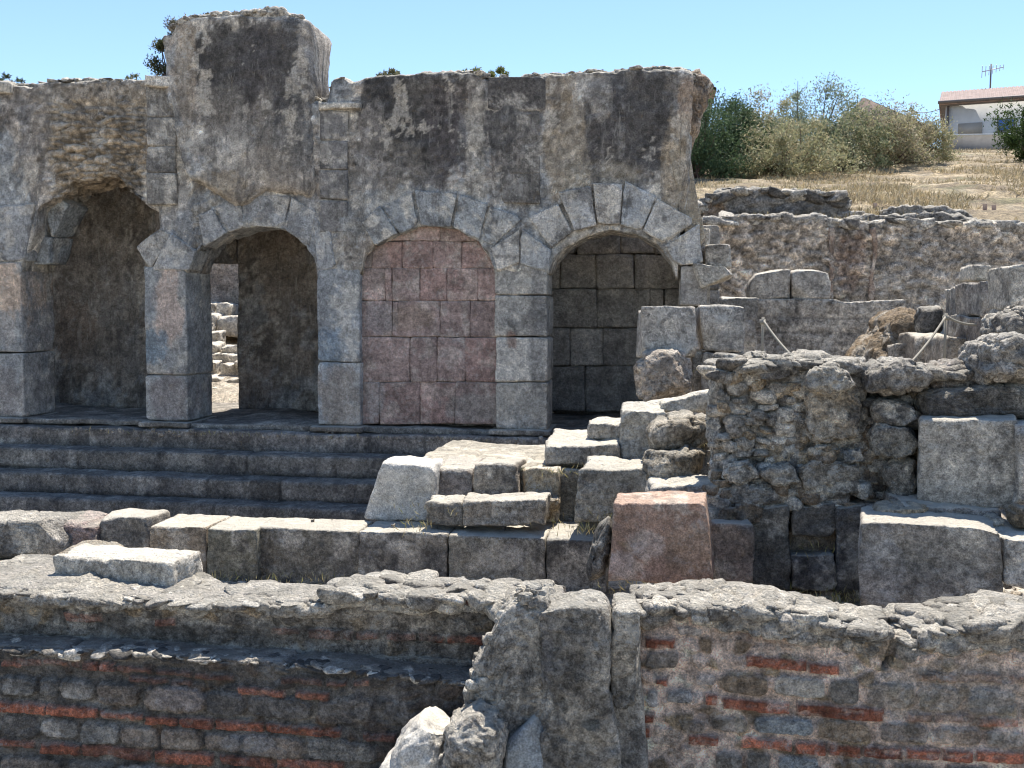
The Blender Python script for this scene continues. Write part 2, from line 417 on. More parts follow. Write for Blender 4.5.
def flat_mat(name, col, rough=.8, n=.12, sc=20., metal=0.):
    m, t, bs = nt(name); N, L = t.nodes.new, t.links.new
    geo = N('ShaderNodeNewGeometry'); no = N('ShaderNodeTexNoise'); no.inputs['Scale'].default_value = sc; no.inputs['Detail'].default_value = 5
    L(geo.outputs['Position'], no.inputs['Vector'])
    r = N('ShaderNodeMapRange'); r.inputs[1].default_value = .25; r.inputs[2].default_value = .75; r.inputs[3].default_value = 1-n; r.inputs[4].default_value = 1+n; L(no.outputs['Fac'], r.inputs[0])
    vm = N('ShaderNodeVectorMath'); vm.operation = 'SCALE'; vm.inputs[0].default_value = col; L(r.outputs[0], vm.inputs['Scale'])
    L(vm.outputs[0], bs.inputs['Base Color']); bs.inputs['Roughness'].default_value = rough; bs.inputs['Metallic'].default_value = metal
    MATS[name] = m; return m
def leaf_mat(name, trans=.3):
    m, t, bs = nt(name); N, L = t.nodes.new, t.links.new
    at = N('ShaderNodeAttribute'); at.attribute_name = 'Col'
    L(at.outputs['Color'], bs.inputs['Base Color']); bs.inputs['Roughness'].default_value = .7; bs.inputs['Specular IOR Level'].default_value = .2
    tr = N('ShaderNodeBsdfTranslucent'); L(at.outputs['Color'], tr.inputs['Color'])
    mx = N('ShaderNodeMixShader'); mx.inputs[0].default_value = trans; L(bs.outputs[0], mx.inputs[1]); L(tr.outputs[0], mx.inputs[2])
    out = [n for n in t.nodes if n.type == 'OUTPUT_MATERIAL'][0]; L(mx.outputs[0], out.inputs[0])
    MATS[name] = m
leaf_mat('leaf'); leaf_mat('straw', .2)
flat_mat('render_wall', (.60, .60, .59), .9, .08, 3.)
flat_mat('iron', (.10, .06, .045), .7, .3, 40.)
flat_mat('rope_fibre', (.26, .235, .19), .9, .15, 90.)
flat_mat('shutter', (.34, .31, .27), .8, .05)
flat_mat('blue_blind', (.07, .16, .42), .6, .05)
flat_mat('gutter', (.12, .10, .09), .5, .1)
flat_mat('aluminium', (.35, .35, .36), .4, .1, 20., .7)
flat_mat('tile', (.23, .165, .14), .85, .35, 3.)
flat_mat('glass_dark', (.03, .04, .05), .1, .05)
flat_mat('cement', (.17, .16, .15), .9, .2, 4.)

# ================================================================== THE ARCADE
YF = 15.0; TH = .9
arc = thing('ruined_arcade', 'long ruined Roman arcade of grey plastered masonry with four arches above the steps', 'ruin', (-2.2, 15.4, 0))
sky_pts = [(-80, 84), (0, 83), (12, 84), (30, 83), (60, 81), (100, 80), (140, 82), (176, 84), (326, 100), (330, 80), (340, 78), (350, 86), (359, 84), (364, 80), (390, 77), (420, 74), (470, 72),
           (490, 77), (543, 75), (560, 74), (600, 70), (650, 68), (688, 68), (700, 74)]
XA = P(-80, 200, YF)[0]; XE = P(694, 120, YF)[0]
Xs = np.arange(XA, XE, .028)
top = prof(sky_pts, YF, Xs); top = top+.035*fbm(np.stack([Xs, Xs*0, Xs*0], 1), 3.5, 4, 5)
arches = {
 1: [(22, 264), (33, 238), (38, 206), (52, 199), (66, 192), (72, 185), (109, 177), (118, 179), (128, 190), (142, 205), (158, 212), (160, 235), (161, 264)],
 2: [(187, 272), (190, 262), (196, 252), (210, 239), (235, 228), (262, 225), (288, 231), (306, 246), (314, 262), (317, 278)],
 3: [(360, 278), (364, 258), (378, 241), (398, 230), (425, 226), (455, 229), (477, 241), (490, 258), (495, 278)],
 4: [(547, 278), (552, 262), (565, 247), (585, 236), (610, 230), (637, 233), (658, 245), (671, 262), (678, 282)]}
imp = [P(x, 272, YF)[1] for x in (160, 340, 520)]; IMP = np.mean(imp)
bot = np.full_like(Xs, IMP)
for a in arches.values():
    w = np.array([P(x, y, YF) for x, y in a]); m = (Xs > w[0, 0]) & (Xs < w[-1, 0]); o = np.argsort(w[:, 0])
    bot[m] = np.interp(Xs[m], w[o, 0], w[o, 1])
xend = P(679, 200, YF)[0]
m = Xs > xend; bot[m] = np.interp(Xs[m], [xend, P(694, 200, YF)[0]], [P(679, 250, YF)[1], P(694, 170, YF)[1]])
y0 = np.full_like(Xs, YF)
stains = [
 (385, 115, 24, 45, 'black', .9), (430, 150, 24, 40, (.09, .085, .085), .85), (600, 130, 18, 55, (.08, .075, .075), .8), (650, 130, 24, 40, 'black', .9), (500, 110, 20, 40, 'black', .7), (60, 95, 60, 14, 'dark', .5),
 (100, 130, 70, 60, (.30, .26, .205), .75), (95, 160, 55, 42, (.33, .265, .185), .8), (20, 150, 30, 80, (.30, .275, .25), .6), (0, 200, 25, 70, 'blue', .7),
 (345, 190, 18, 90, 'dark', .55), (405, 122, 48, 50, 'black', .95), (395, 170, 28, 30, 'dark', .6), (455, 120, 30, 55, (.11, .1, .1), .7),
 (475, 150, 12, 60, 'pale', .65), (372, 150, 14, 50, (.3, .28, .26), .6), (515, 130, 25, 80, (.13, .125, .12), .7), (567, 150, 22, 60, (.33, .28, .21), .8), (560, 90, 14, 20, 'tan', .5),
 (628, 118, 40, 60, (.10, .095, .093), .8), (655, 100, 26, 50, 'black', .6), (600, 90, 12, 30, 'grey', .6), (600, 180, 40, 18, (.32, .29, .23), .6), (675, 180, 14, 60, (.40, .33, .24), .85), (690, 100, 12, 30, (.36, .27, .2), .8),
 (400, 212, 70, 26, 'blue', .65), (240, 230, 80, 36, 'blue', .75), (310, 240, 25, 50, (.27, .29, .31), .6), (455, 205, 20, 18, 'pale', .5), (400, 200, 22, 12, 'pale', .5), (430, 78, 80, 8, 'black', .5), (170, 230, 40, 45, (.20, .20, .205), .5),
 (210, 215, 18, 16, 'pale', .5), (355, 210, 12, 30, 'dark', .5)]
def patchy(s, k=1., dark=.12, pale=.2, run=0.):
    """vertical rain stains, fallen-plaster patches"""
    def fn(W, N, col):
        v = fbm(W, (3.4, 3.4, .8), 6, s, .7)+run*(W[:, 2]-4.); col = mix(col, (.12, .115, .11), k*.75*ss(dark, dark+.2, v))
        v = fbm(W, (2.6, 2.6, 2.), 6, s+9, .72); col = mix(col, (.56, .52, .45), k*.75*ss(pale, pale+.06, v))
        if s in (57, 157): return col
        v = fbm(W, 1.4, 6, s+19, .7); col = mix(col, (.33, .285, .24), k*.6*ss(.1, .16, v))
        v = fbm(W, 1.8, 6, s+29, .7); return mix(col, (.29, .32, .345), k*.65*ss(.15, .22, v))
    return fn
def coursed(W, N):   # thin horizontal rubble courses above the broken arch
    a, b = proj(W[:, 0], np.full(len(W), YF), W[:, 2])
    m = ss(0, 12, a-42)*ss(0, 12, 150-a)*ss(0, 12, b-95)
    q = W*np.array([3.2, 3.2, 10.5]); q[:, 0] += .3*fbm(W, 4, 2, 3); F1, F2, ID = cell(q, 77)
    q2 = ss(0, 10, a-185)*ss(0, 10, 226-a)*ss(0, 10, b-170)
    G1, G2, I2 = cell(W*np.array([6, 6, 7.]), 71)
    return m*(.045*ss(.02, .3, F2-F1)-.06+.03*(ID-.5))+q2*(.05*ss(.02, .3, G2-G1)-.05)
def coursed_c(W, N, col):
    a, b = proj(W[:, 0], np.full(len(W), YF), W[:, 2])
    m = ss(0, 12, a-42)*ss(0, 12, 150-a)*ss(0, 12, b-110)
    q = W*np.array([3.2, 3.2, 10.5]); q[:, 0] += .3*fbm(W, 4, 2, 3); F1, F2, ID = cell(q, 77)
    c = col*(.75+.5*ID)[:, None]*(.65+.35*ss(.02, .2, F2-F1))[:, None]
    return mix(col, c, m)
sweep('upper_wall', Xs, top, bot, y0, YF+TH, res=.03, r=.06, amp=.028, s=3, mat='plaster', base=(.55, .52, .47), parent=arc, dfun=coursed,
      cfun=chain(patchy(31, 1., .2, .2, .16), blobs(stains, YF, .7, 5., 40), patchy(57, .8, .42, .34), coursed_c), black=.4, pale=.4, warp=.03)
# crumbled core stones along the wall top (one ragged course that belongs to the wall)
capX = np.arange(XA, P(700, 70, YF)[0], .04)
tp = prof(sky_pts, YF, capX)
sweep('wall_crest', capX, tp+.03+.045*fbm(np.stack([capX, capX*0, capX*0], 1), 3., 4, 9), tp-.14, YF+.08, YF+TH-.05, res=.04, r=.05, amp=.03, crag=.045, s=8, base='pale', parent=arc, black=.35)
crest('crest_stones', XA, P(700, 70, YF)[0], (capX, tp+.03), YF+.02, YF+TH-.1, 330, .09, arc, 901, cols=('pale', 'white', 'grey', 'dark'))
# broken right-hand end
rock('broken_end', [(684, 72), (698, 66), (716, 80), (710, 92), (703, 112), (698, 130), (688, 150), (680, 148), (672, 110)], YF+.08, .8, base=(.36, .28, .21), parent=arc, crag=.05, black=.1)
qblock('broken_end', pxq([(668, 150), (687, 146), (706, 240), (690, 262)], YF+.02), YF+.02, YF+.8, mat='plaster', base=(.42, .36, .27), parent=arc, r=.04, black=.1, pale=.1)
# raised mass
tX = xr(171, 318, YF, .028)
tt = prof([(171, 34), (176, 24), (186, 20), (200, 17), (240, 14), (280, 14), (300, 17), (311, 22), (314, 30), (316, 55), (318, 80)], YF-.12, tX)
tb = prof([(171, 110), (178, 150), (186, 178), (200, 184), (232, 205), (246, 203), (262, 192), (280, 192), (310, 196), (322, 190), (329, 185)], YF-.12, tX)
tst = [(215, 95, 18, 45, 'black', .8), (250, 60, 60, 30, (.08, .075, .072), .8), (285, 110, 18, 40, 'black', .8), (235, 62, 38, 42, 'black', .9), (265, 75, 30, 50, (.09, .085, .085), .75), (292, 62, 18, 45, 'black', .7), (225, 110, 20, 25, 'dark', .7), (310, 60, 12, 50, (.3, .28, .26), .8), (185, 70, 10, 60, (.33, .28, .22), .8),
       (250, 150, 60, 30, (.30, .285, .26), .55), (265, 130, 10, 45, 'dark', .7), (180, 140, 8, 50, 'dark', .5), (270, 165, 30, 18, (.34, .3, .25), .6), (220, 185, 30, 14, (.33, .27, .19), .7), (300, 120, 16, 50, (.13, .125, .12), .6)]
sweep('raised_mass', tX, tt, tb, np.full_like(tX, YF-.12), YF+TH-.1, res=.03, r=.12, amp=.025, s=13, mat='plaster', base=(.56, .535, .49), parent=arc, cfun=chain(patchy(131, 1., .2, .15, .14), blobs(tst, YF-.12, .7, 5., 140), patchy(157, .8, .42, .32)), black=.4, pale=.45, warp=.03)
cX = xr(178, 308, YF, .03)
ct = prof([(178, 26), (190, 18), (240, 12), (280, 13), (314, 22)], YF, cX)
sweep('mass_crest', cX, ct+.02+.05*fbm(np.stack([cX, cX*0, cX*0], 1), 4, 3, 2), ct-.22, YF-.08, YF+TH, res=.035, r=.07, amp=.03, crag=.05, s=17, base='pale', parent=arc, black=.2)
crest('crest_stones', cX[0], cX[-1], (cX, ct), YF-.1, YF+TH-.1, 130, .09, arc, 902, cols=('pale', 'white', 'grey'))
rock('wall_lump', [(326, 84), (334, 79), (350, 84), (360, 80), (362, 92), (360, 104), (330, 104)], YF+.25, .6, parent=arc, base='grey', crag=.04)
# ashlar strips framed in the wall
def strip(x0, x1, ys, dy, **k):
    for a, b in zip(ys[:-1], ys[1:]):
        B('strip_block', (x0+.3, a+.3, x1-.3, b-.3), YF-dy+.012, .25, parent=arc, mat='plaster', r=.012, amp=.006, warp=.004, res=.03, **k)
strip(146, 176, [86, 117, 146, 173, 205], .035, base=(.25, .24, .22), black=.5, pale=.5)
strip(319, 348, [110, 140, 170, 200, 232], .035, base=(.23, .225, .22))
strip(501, 540, [112, 144, 173, 204], .03, base=(.20, .19, .175), black=.6)
B('strip_block', (488, 77, 545, 111), YF-.03, .3, parent=arc, base=(.14, .132, .125), r=.015, amp=.006, warp=.004)
B('cap_stone', (144, 75, 177, 86), YF-.08, .7, parent=arc, base='pale', r=.02, black=0)
B('cap_stone', (317, 104, 361, 111), YF-.08, .5, parent=arc, base='pale', r=.02, black=0)
B('cap_stone', (-14, 80, 10, 92), YF-.08, .6, parent=arc, base='pale', r=.02, black=0)
# voussoirs
vs = [ [(527, 217), (558, 204), (573, 232), (551, 249)], [(560, 192), (591, 184), (596, 225), (574, 231)], [(593, 183), (623, 182), (619, 224), (597, 224)],
 [(625, 180), (656, 197), (641, 231), (620, 224)], [(657, 198), (696, 221), (664, 243), (643, 231)], [(665, 245), (699, 223), (703, 262), (677, 266)],
 [(491, 249), (520, 228), (519, 264), (497, 272)], [(521, 228), (550, 250), (547, 274), (520, 264)],
 [(361, 222), (380, 207), (398, 234), (374, 246)], [(381, 205), (412, 192), (419, 226), (399, 234)], [(414, 190), (456, 194), (451, 227), (420, 225)],
 [(458, 195), (488, 203), (478, 240), (453, 228)], [(489, 205), (522, 217), (493, 246), (480, 240)] ]
for i, v in enumerate(vs):
    B('voussoir', v, YF-.038-.01*(i % 3), .5, parent=arc, base=[(.54, .52, .48), (.46, .455, .44), (.58, .55, .50), (.44, .455, .46)][i % 4] if i < 8 else (.34, .36, .37), r=.014, amp=.012, warp=.006, res=.025, black=.5, pale=.5, mat='plaster')
vs2 = [[(135, 247), (160, 229), (172, 236), (150, 270)], [(172, 232), (196, 250), (188, 270), (150, 271)], [(214, 207), (238, 196), (244, 226), (228, 232)], [(240, 195), (290, 195), (283, 228), (246, 225)], [(292, 197), (316, 212), (309, 245), (286, 230)], [(312, 214), (330, 232), (336, 268), (318, 270), (310, 246)][:4],
       [(-12, 205), (34, 205), (24, 262), (-12, 262)], [(198, 215), (212, 208), (226, 233), (203, 247)]]
for i, v in enumerate(vs2): B('voussoir', v, YF-.014-.01*(i % 2), .5, parent=arc, mat='plaster', base=(.35, .36, .365) if i else (.37, .36, .335), r=.02, amp=.012, warp=.006, black=.45, pale=.35, res=.025)
for a in ([(38, 205), (60, 197), (70, 205), (52, 236)], [(34, 240), (52, 238), (46, 262), (24, 264)]): B('voussoir', a, YF+.3, .6, parent=arc, base='blue', r=.02, res=.03)
# piers (each: a shaft of big stones on a flat plinth)
def pier(x0, x1, joints, base, yb=422, vb=None, cf=None):
    c = pxq((x0, joints[0], x1, yb), YF); zs = [c[0][1]]+[P((x0+x1)/2, q, YF)[1] for q in joints[1:]]+[-.02]
    xa_, xb_ = (c[0][0]+c[3][0])/2, (c[1][0]+c[2][0])/2
    for k, (za, zb) in enumerate(zip(zs[:-1], zs[1:])):
        o = .012*math.sin(k*5+x0)
        qblock('pier_stone', [(xa_+o, za-.008), (xb_+o, za-.008), (xb_+o, zb+.008), (xa_+o, zb+.008)], YF-.01+.008*(k % 2), YF+TH, mat='pier_stone', base=np.array(base)*(.88+.24*((k*37+int(x0)) % 5)/4), r=.03, amp=.010, warp=.004, res=.03, parent=arc, cfun=cf, black=.3, pale=.4, chip=.12)
    pl = qblock('plinth', [(xa_-.07, -.02), (xb_+.07, -.02), (xb_+.07, -.1), (xa_-.07, -.1)], YF-.14, YF+TH+.05, base='dark', r=.01, amp=.006, warp=.004, res=.05, parent=arc)
pier(-80, 22, [262, 352], (.42, .40, .38), cf=blobs([(8, 300, 14, 40, (.56, .44, .34), .8), (8, 350, 14, 40, 'blue', .7), (5, 400, 14, 30, (.25, .23, .22), .6)], YF, .8, 5, 3))
pier(145, 187, [266, 375], (.38, .385, .38), cf=blobs([(168, 310, 16, 40, (.52, .42, .36), .85), (155, 348, 12, 22, (.20, .26, .31), .85), (168, 400, 20, 25, (.27, .24, .23), .7), (150, 290, 8, 30, 'blue', .6)], YF, .8, 5, 4))
pier(317, 360, [268, 362], (.35, .37, .385), cf=blobs([(330, 345, 16, 22, (.22, .28, .34), .85), (340, 395, 22, 35, (.35, .31, .27), .8), (345, 250, 14, 20, 'dark', .5)], YF, .8, 5, 6))
pier(495.5, 547, [266, 295, 337, 382], (.45, .43, .39), cf=blobs([(512, 340, 6, 10, (.3, .17, .12), .6), (537, 330, 8, 70, (.15, .15, .15), .5), (505, 400, 12, 20, 'pale', .4)], YF, .8, 5, 7))
pier(679, 706, [266, 307], (.35, .33, .30))
B('impost_stone', [(690, 263), (726, 268), (734, 276), (700, 290)], YF-.1, .7, parent=arc, base='pale', r=.04)
B('impost_stone', (704, 244, 731, 268), YF+.5, .6, parent=arc, base='grey', r=.04)
# infill of the third arch
ist = [(378, 318, 16, 16, (.30, .28, .28), .6), (410, 318, 22, 14, (.33, .26, .2), .5), (480, 408, 40, 14, (.33, .31, .28), .6), (372, 400, 10, 20, (.33, .32, .31), .5), (375, 265, 14, 22, (.27, .24, .22), .5)]
for (ya, yb_), xs_ in (((222, 241), [359, 410, 440, 498]), ((241, 268), [359, 372, 402, 433, 462, 498]), ((268, 301), [359, 385, 392, 420, 447, 478, 498]), ((301, 337), [359, 392, 398, 440, 470, 498]), ((337, 382), [359, 410, 437, 465, 498]), ((382, 424), [359, 379, 420, 455, 498])):
    for k, (a, b) in enumerate(zip(xs_[:-1], xs_[1:])):
        u = ((a*13+int(ya)*7) % 17)/17
        B('infill_stone', (a+.1, ya+.06, b-.1, yb_-.06), YF+.13+.006*u, .4, parent=arc, mat='pier_stone', base=np.array((.37, .255, .225))*(.95+.1*u)+np.array((-.006, .008, .010))*((a*7) % 3), r=.009, amp=.007, warp=.003, res=.028, black=.12, pale=.2, chip=.1, cfun=blobs(ist, YF, .7, 4, 9))
sweep('infill_core', xr(359, 498, YF, .06), P(430, 220, YF)[1], -.02, YF+.3, YF+.7, res=.1, base='dark', parent=arc)
# rooms behind: back wall (with doorway), vault, partition walls, floor
YB = 17.1
xd0, xd1 = P(207, 340, YB)[0], P(238, 340, YB)[0]; zd = P(226, 263, YB)[1]
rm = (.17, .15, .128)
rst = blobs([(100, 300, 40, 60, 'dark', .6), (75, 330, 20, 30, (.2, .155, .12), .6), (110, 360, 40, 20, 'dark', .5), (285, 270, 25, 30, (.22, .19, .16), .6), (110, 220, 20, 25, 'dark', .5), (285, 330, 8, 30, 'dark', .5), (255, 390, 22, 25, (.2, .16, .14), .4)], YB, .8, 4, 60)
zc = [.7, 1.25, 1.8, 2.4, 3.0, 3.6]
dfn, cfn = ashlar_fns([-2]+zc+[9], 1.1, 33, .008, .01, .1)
ZT = P(110, 160, YF)[1]
for a, b, z0, z1 in ((P(-80, 300, YF)[0], xd0, -.05, ZT), (xd0+.005, xd1-.005, zd, ZT), (xd1, P(352, 300, YF)[0], -.05, ZT)):
    xx = np.arange(a, b, .05)
    if len(xx) < 3: xx = np.linspace(a, b, 6)
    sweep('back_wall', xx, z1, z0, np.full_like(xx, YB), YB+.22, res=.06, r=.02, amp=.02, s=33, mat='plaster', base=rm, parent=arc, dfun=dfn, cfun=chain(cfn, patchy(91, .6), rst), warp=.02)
def plain_wall(name, x0, x1, y0, y1, z0, z1, base=rm, dfun=None, cfun=None, parent=arc, res=.07, mat='plaster', s=41, **k):
    return qblock(name, [(x0, z1), (x1, z1), (x1, z0), (x0, z0)], y0, y1, base=base, dfun=dfun, cfun=cfun, parent=parent, res=res, mat=mat, r=.02, amp=.015, s=s, **k)
xr3 = P(352, 300, YF)[0]; xr4a = P(505, 300, YF)[0]; xr4b = P(682, 300, YF)[0]
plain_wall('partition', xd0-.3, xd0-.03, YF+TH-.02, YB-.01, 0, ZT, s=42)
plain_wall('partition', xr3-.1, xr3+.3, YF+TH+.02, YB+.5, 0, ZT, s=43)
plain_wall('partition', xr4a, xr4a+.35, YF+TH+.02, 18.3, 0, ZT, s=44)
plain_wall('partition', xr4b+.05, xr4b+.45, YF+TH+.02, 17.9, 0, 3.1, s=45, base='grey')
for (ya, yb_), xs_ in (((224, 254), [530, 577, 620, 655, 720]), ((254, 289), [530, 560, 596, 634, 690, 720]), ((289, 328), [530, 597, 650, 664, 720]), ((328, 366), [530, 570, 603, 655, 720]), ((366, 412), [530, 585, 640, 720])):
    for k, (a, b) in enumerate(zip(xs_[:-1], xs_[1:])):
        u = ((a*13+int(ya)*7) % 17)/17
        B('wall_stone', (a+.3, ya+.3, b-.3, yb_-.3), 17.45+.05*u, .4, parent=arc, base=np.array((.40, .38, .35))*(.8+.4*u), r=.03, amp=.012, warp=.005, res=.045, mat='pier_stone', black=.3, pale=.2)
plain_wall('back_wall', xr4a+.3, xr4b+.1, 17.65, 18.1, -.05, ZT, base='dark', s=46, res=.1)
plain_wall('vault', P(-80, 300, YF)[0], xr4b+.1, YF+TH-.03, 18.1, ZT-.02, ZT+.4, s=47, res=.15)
plain_wall('room_floor', P(-80, 300, YF)[0], P(735, 300, YF)[0], YF-.02, 18.3, -.12, -.025, s=48, res=.15, base='dark', mat='shade_stone')

# steps of the pool in front of the arcade
st = thing('pool_steps', 'wide flight of dark shaded stone steps running below the arches', 'steps', (-3, 13.7, -1.9))
xL, xR = P(-80, 450, YF)[0], P(640, 450, 13.5)[0]
zt = -.12; yb = YF+.3
for k in range(5):
    yf = YF-.28-.42*k
    dfn, cfn = ashlar_fns([-5, zt-.31, zt+.5], 1.15+.2*(k % 2), 100+k, .03, .035, .25)
    xx = np.arange(xL, xR, .04)
    tp_ = zt+.012*fbm(np.stack([xx, xx*0+k*9, xx*0], 1), 1.5, 3, 3)
    sweep('step', xx, tp_, zt-.36, np.full_like(xx, yf), yf+.75, res=.04, r=.035, amp=.014, s=200+k, mat='shade_stone', base=(.175, .166, .15) if k else (.22, .2, .18), parent=st, dfun=dfn, cfun=cfn, warp=.015, black=.55, pale=.15)  # the arcade's shade is put into the dark base colour of the steps
    zt -= .30

# ================================================================== POOL WALL AND PODIUM (middle distance)
YP = 7.65
pw = thing('pool_wall', 'low wall of big weathered stone blocks along the near side of the pool', 'stone wall', (-1.6, 8, -.5))
def PW(name, x0, x1, Yf, Yr, ztop=0., zb=-.55, **k):
    a = P(x0, 540, Yf)[0]; b = P(x1, 540, Yf)[0]
    k = {**dict(parent=pw, base='grey', r=.045, amp=.014, crag=.006, res=.025, black=.5, pale=.35), **k}
    return qblock(name, [(a, ztop), (b, ztop), (b, zb), (a, zb)], Yf, Yr, **k)
rock('rubble_core', [(-60, 522), (0, 519), (25, 518), (48, 521), (62, 530), (62, 562), (-60, 564)], YP+.05, .6, parent=pw, base='grey', crag=.02, sq=.35, pale=.6)
rock('rubble_core', [(40, 522), (62, 520), (92, 524), (96, 540), (92, 562), (40, 562)], YP+.2, .45, parent=pw, base=(0.360, 0.276, 0.252), crag=.01, sq=.4, black=.2)
PW('stone_block', 95, 150, YP+.28, YP+.7, 0, base=(0.264, 0.240, 0.204))
for a, b, yf, bs in ((148, 205.5, 0, (.30, .25, .19)), (206.2, 255, 0, (.27, .255, .2)), (255.6, 358, .1, (.29, .265, .215)), (358.6, 448, .1, (.34, .31, .26)), (448.6, 546, .1, (.33, .305, .25)), (546.6, 606, .1, (.2, .185, .16))):
    PW('stone_block', a, b, YP+yf, YP+(.52 if b < 360 else .75), 0, base=bs, warp=.003, r=.02, amp=.009, chip=.05)
PW('paving_slab', 400, 640, YP+.76, YP+1.25, -.03, zb=-.3, base='pale', black=.1)
tag_rope = None
# fallen long block at left
tag(B('fallen_block', [(44, 558), (176, 560), (180, 596), (52, 588)], 5.5, .34, warp=.006, base='pale', r=.05, crag=.012, res=.02, yaw=R(-6)), 'long pale weathered block lying across the low wall at left', 'stone block')
tag(rock('flat_stone', [(38, 562), (60, 553), (100, 552), (106, 572), (60, 575)], 6.05, .4, base='tan'), 'thin flat tan slab lying behind the long pale fallen block at left', 'stone')
# podium
pd = thing('podium', 'raised stone podium with paved sunlit top in front of the arches', 'podium', (.0, 9, 0))
YD = 8.3
def PD(name, box, Y, d, **k):
    k = {**dict(parent=pd, base='grey', r=.04, amp=.014, crag=.008, res=.025, black=.4, pale=.35), **k}; return B(name, box, Y, d, **k)
PD('facing_block', (432, 468, 475, 520), YD, .5, base=(0.264, 0.222, 0.192)); PD('facing_block', (475, 467, 520.5, 520), YD-.02, .5, base=(0.324, 0.282, 0.228))
PD('facing_block', (521, 467, 558, 520), YD+.05, .6, base=(0.432, 0.360, 0.258), black=.1)
PD('corner_block', [(382, 467), (436, 468), (433, 519), (364, 518)], YD-.12, .36, base=(.56, .54, .50), mat='clean_stone', r=.06, black=.05, tilt=.10, crag=0)
zt_ = P(480, 468, YD)[1]
xa, xb = P(398, 468, YD)[0], P(600, 468, YD)[0]
n_ = 5; ys_ = np.linspace(YD+.3, 10.0, 4)
cobble = rubble_relief(3., 3., .02, 300)
def paved(W, N):
    g_ = np.zeros(len(W))
    for yy_ in (8.95, 9.45): g_ = np.maximum(g_, 1-ss(.004, .022, np.abs(W[:, 1]+.05*fbm(W, 2, 2, 5)-yy_)))
    k_ = np.floor((W[:, 1]-8.45)/.5); u_ = (W[:, 0]+.07*fbm(W, 2, 2, 6))/.48+k_*.37; g_ = np.maximum(g_, 1-ss(.01, .05, np.abs(u_-np.round(u_))))
    return np.clip(N[:, 2], 0, 1)*(-.02*g_+.02*fbm(W, 2.2, 3, 8))
def pavedc(W, N, col):
    u_ = np.floor((W[:, 0]+9)/.48+np.floor((W[:, 1]-8.45)/.5)*.37+.5).astype(np.int64); h_ = _hash(u_, np.floor(W[:, 1]/.5).astype(np.int64), u_*0, 7)
    return col*(.82+.36*h_)[:, None]
qblock('paved_top', [(xa+.06, zt_-.015), (xb, zt_-.015), (xb, -.5), (xa, -.5)], YD+.2, 10.0, parent=pd, base=(.34, .305, .24), r=.03, warp=.003, amp=.008, res=.025, chip=.1, black=.15, pale=.3, dfun=paved, cfun=pavedc, mat='paving')
PD('edging_slab', (546, 442, 620, 463), YD+.25, .9, base=(0.324, 0.300, 0.264), r=.03)
PD('facing_block', (556, 463, 582, 520), YD+.4, .3, base='dark')
# small row of blocks on the pool wall
tag(B('small_block', (425, 502, 464, 524), YD-.42, .28, base=(0.240, 0.216, 0.180), r=.04, crag=.012, res=.02), 'small dark squarish block beside the white corner block on the pool wall', 'stone block')
tag(B('long_block', (464, 500, 549, 526), YD-.44, .3, base=(0.288, 0.252, 0.204), r=.04, crag=.014, res=.02), 'long low broken block lying in front of the podium on the pool wall', 'stone block')
tag(rock('pale_rock', [(530, 498), (545, 493), (558, 500), (556, 512), (548, 520), (532, 516)], YD-.12, .25, base='tan', crag=.02), 'small rough tan rock at the right end of the long low block', 'rock')

# ================================================================== STONES STEPPING UP AT RIGHT OF THE PODIUM
def tagged(o, label, cat='stone block', group=None): return tag(o, label, cat, group)
tagged(B('stone_block', [(577, 468), (645, 467), (655, 470), (648, 526)][0:4] and [(578, 468), (652, 466), (650, 526), (576, 526)], 7.9, .6, base=(0.324, 0.300, 0.252), r=.06, crag=.012, res=.02, black=.5), 'big dark-faced squared block with rounded edges right of the podium recess')
tagged(B('stone_block', (622, 409, 668, 468), 8.6, .6, base=(0.360, 0.348, 0.312), r=.05, crag=.012, res=.022), 'upright pale grey block standing behind the two rough brown rocks')
tagged(B('flat_stone', (586, 424, 624, 441), 9.0, .5, base='grey', r=.04, crag=.015, res=.022), 'low flat grey stone on the rear corner of the podium', 'stone')
tagged(rock('rough_rock', [(645, 436), (655, 420), (680, 415), (712, 420), (714, 438), (700, 446), (690, 456), (650, 455)], 8.0, .5, base=(0.396, 0.348, 0.276), crag=.025), 'rough brown rock with a pointed sunlit top, upper of two by the rubble wall', 'rock')
tagged(rock('rough_rock', [(640, 462), (650, 450), (668, 455), (690, 448), (705, 455), (702, 478), (690, 489), (644, 488)], 7.8, .5, base=(0.360, 0.312, 0.240), crag=.025), 'rough brown rock, lower of two by the rubble wall', 'rock')
tagged(B('flat_stone', [(655, 490), (716, 486), (722, 510), (650, 505)], 7.4, .5, base='grey', r=.03, crag=.02, res=.022), 'cracked flat stone lying just above the red block', 'stone')
tagged(B('flat_stone', [(662, 402), (716, 396), (716, 416), (660, 412)], 8.8, .6, base='pale', r=.04, crag=.015, res=.022), 'pale flat stone tucked at the left of the tall rubble wall top', 'stone')
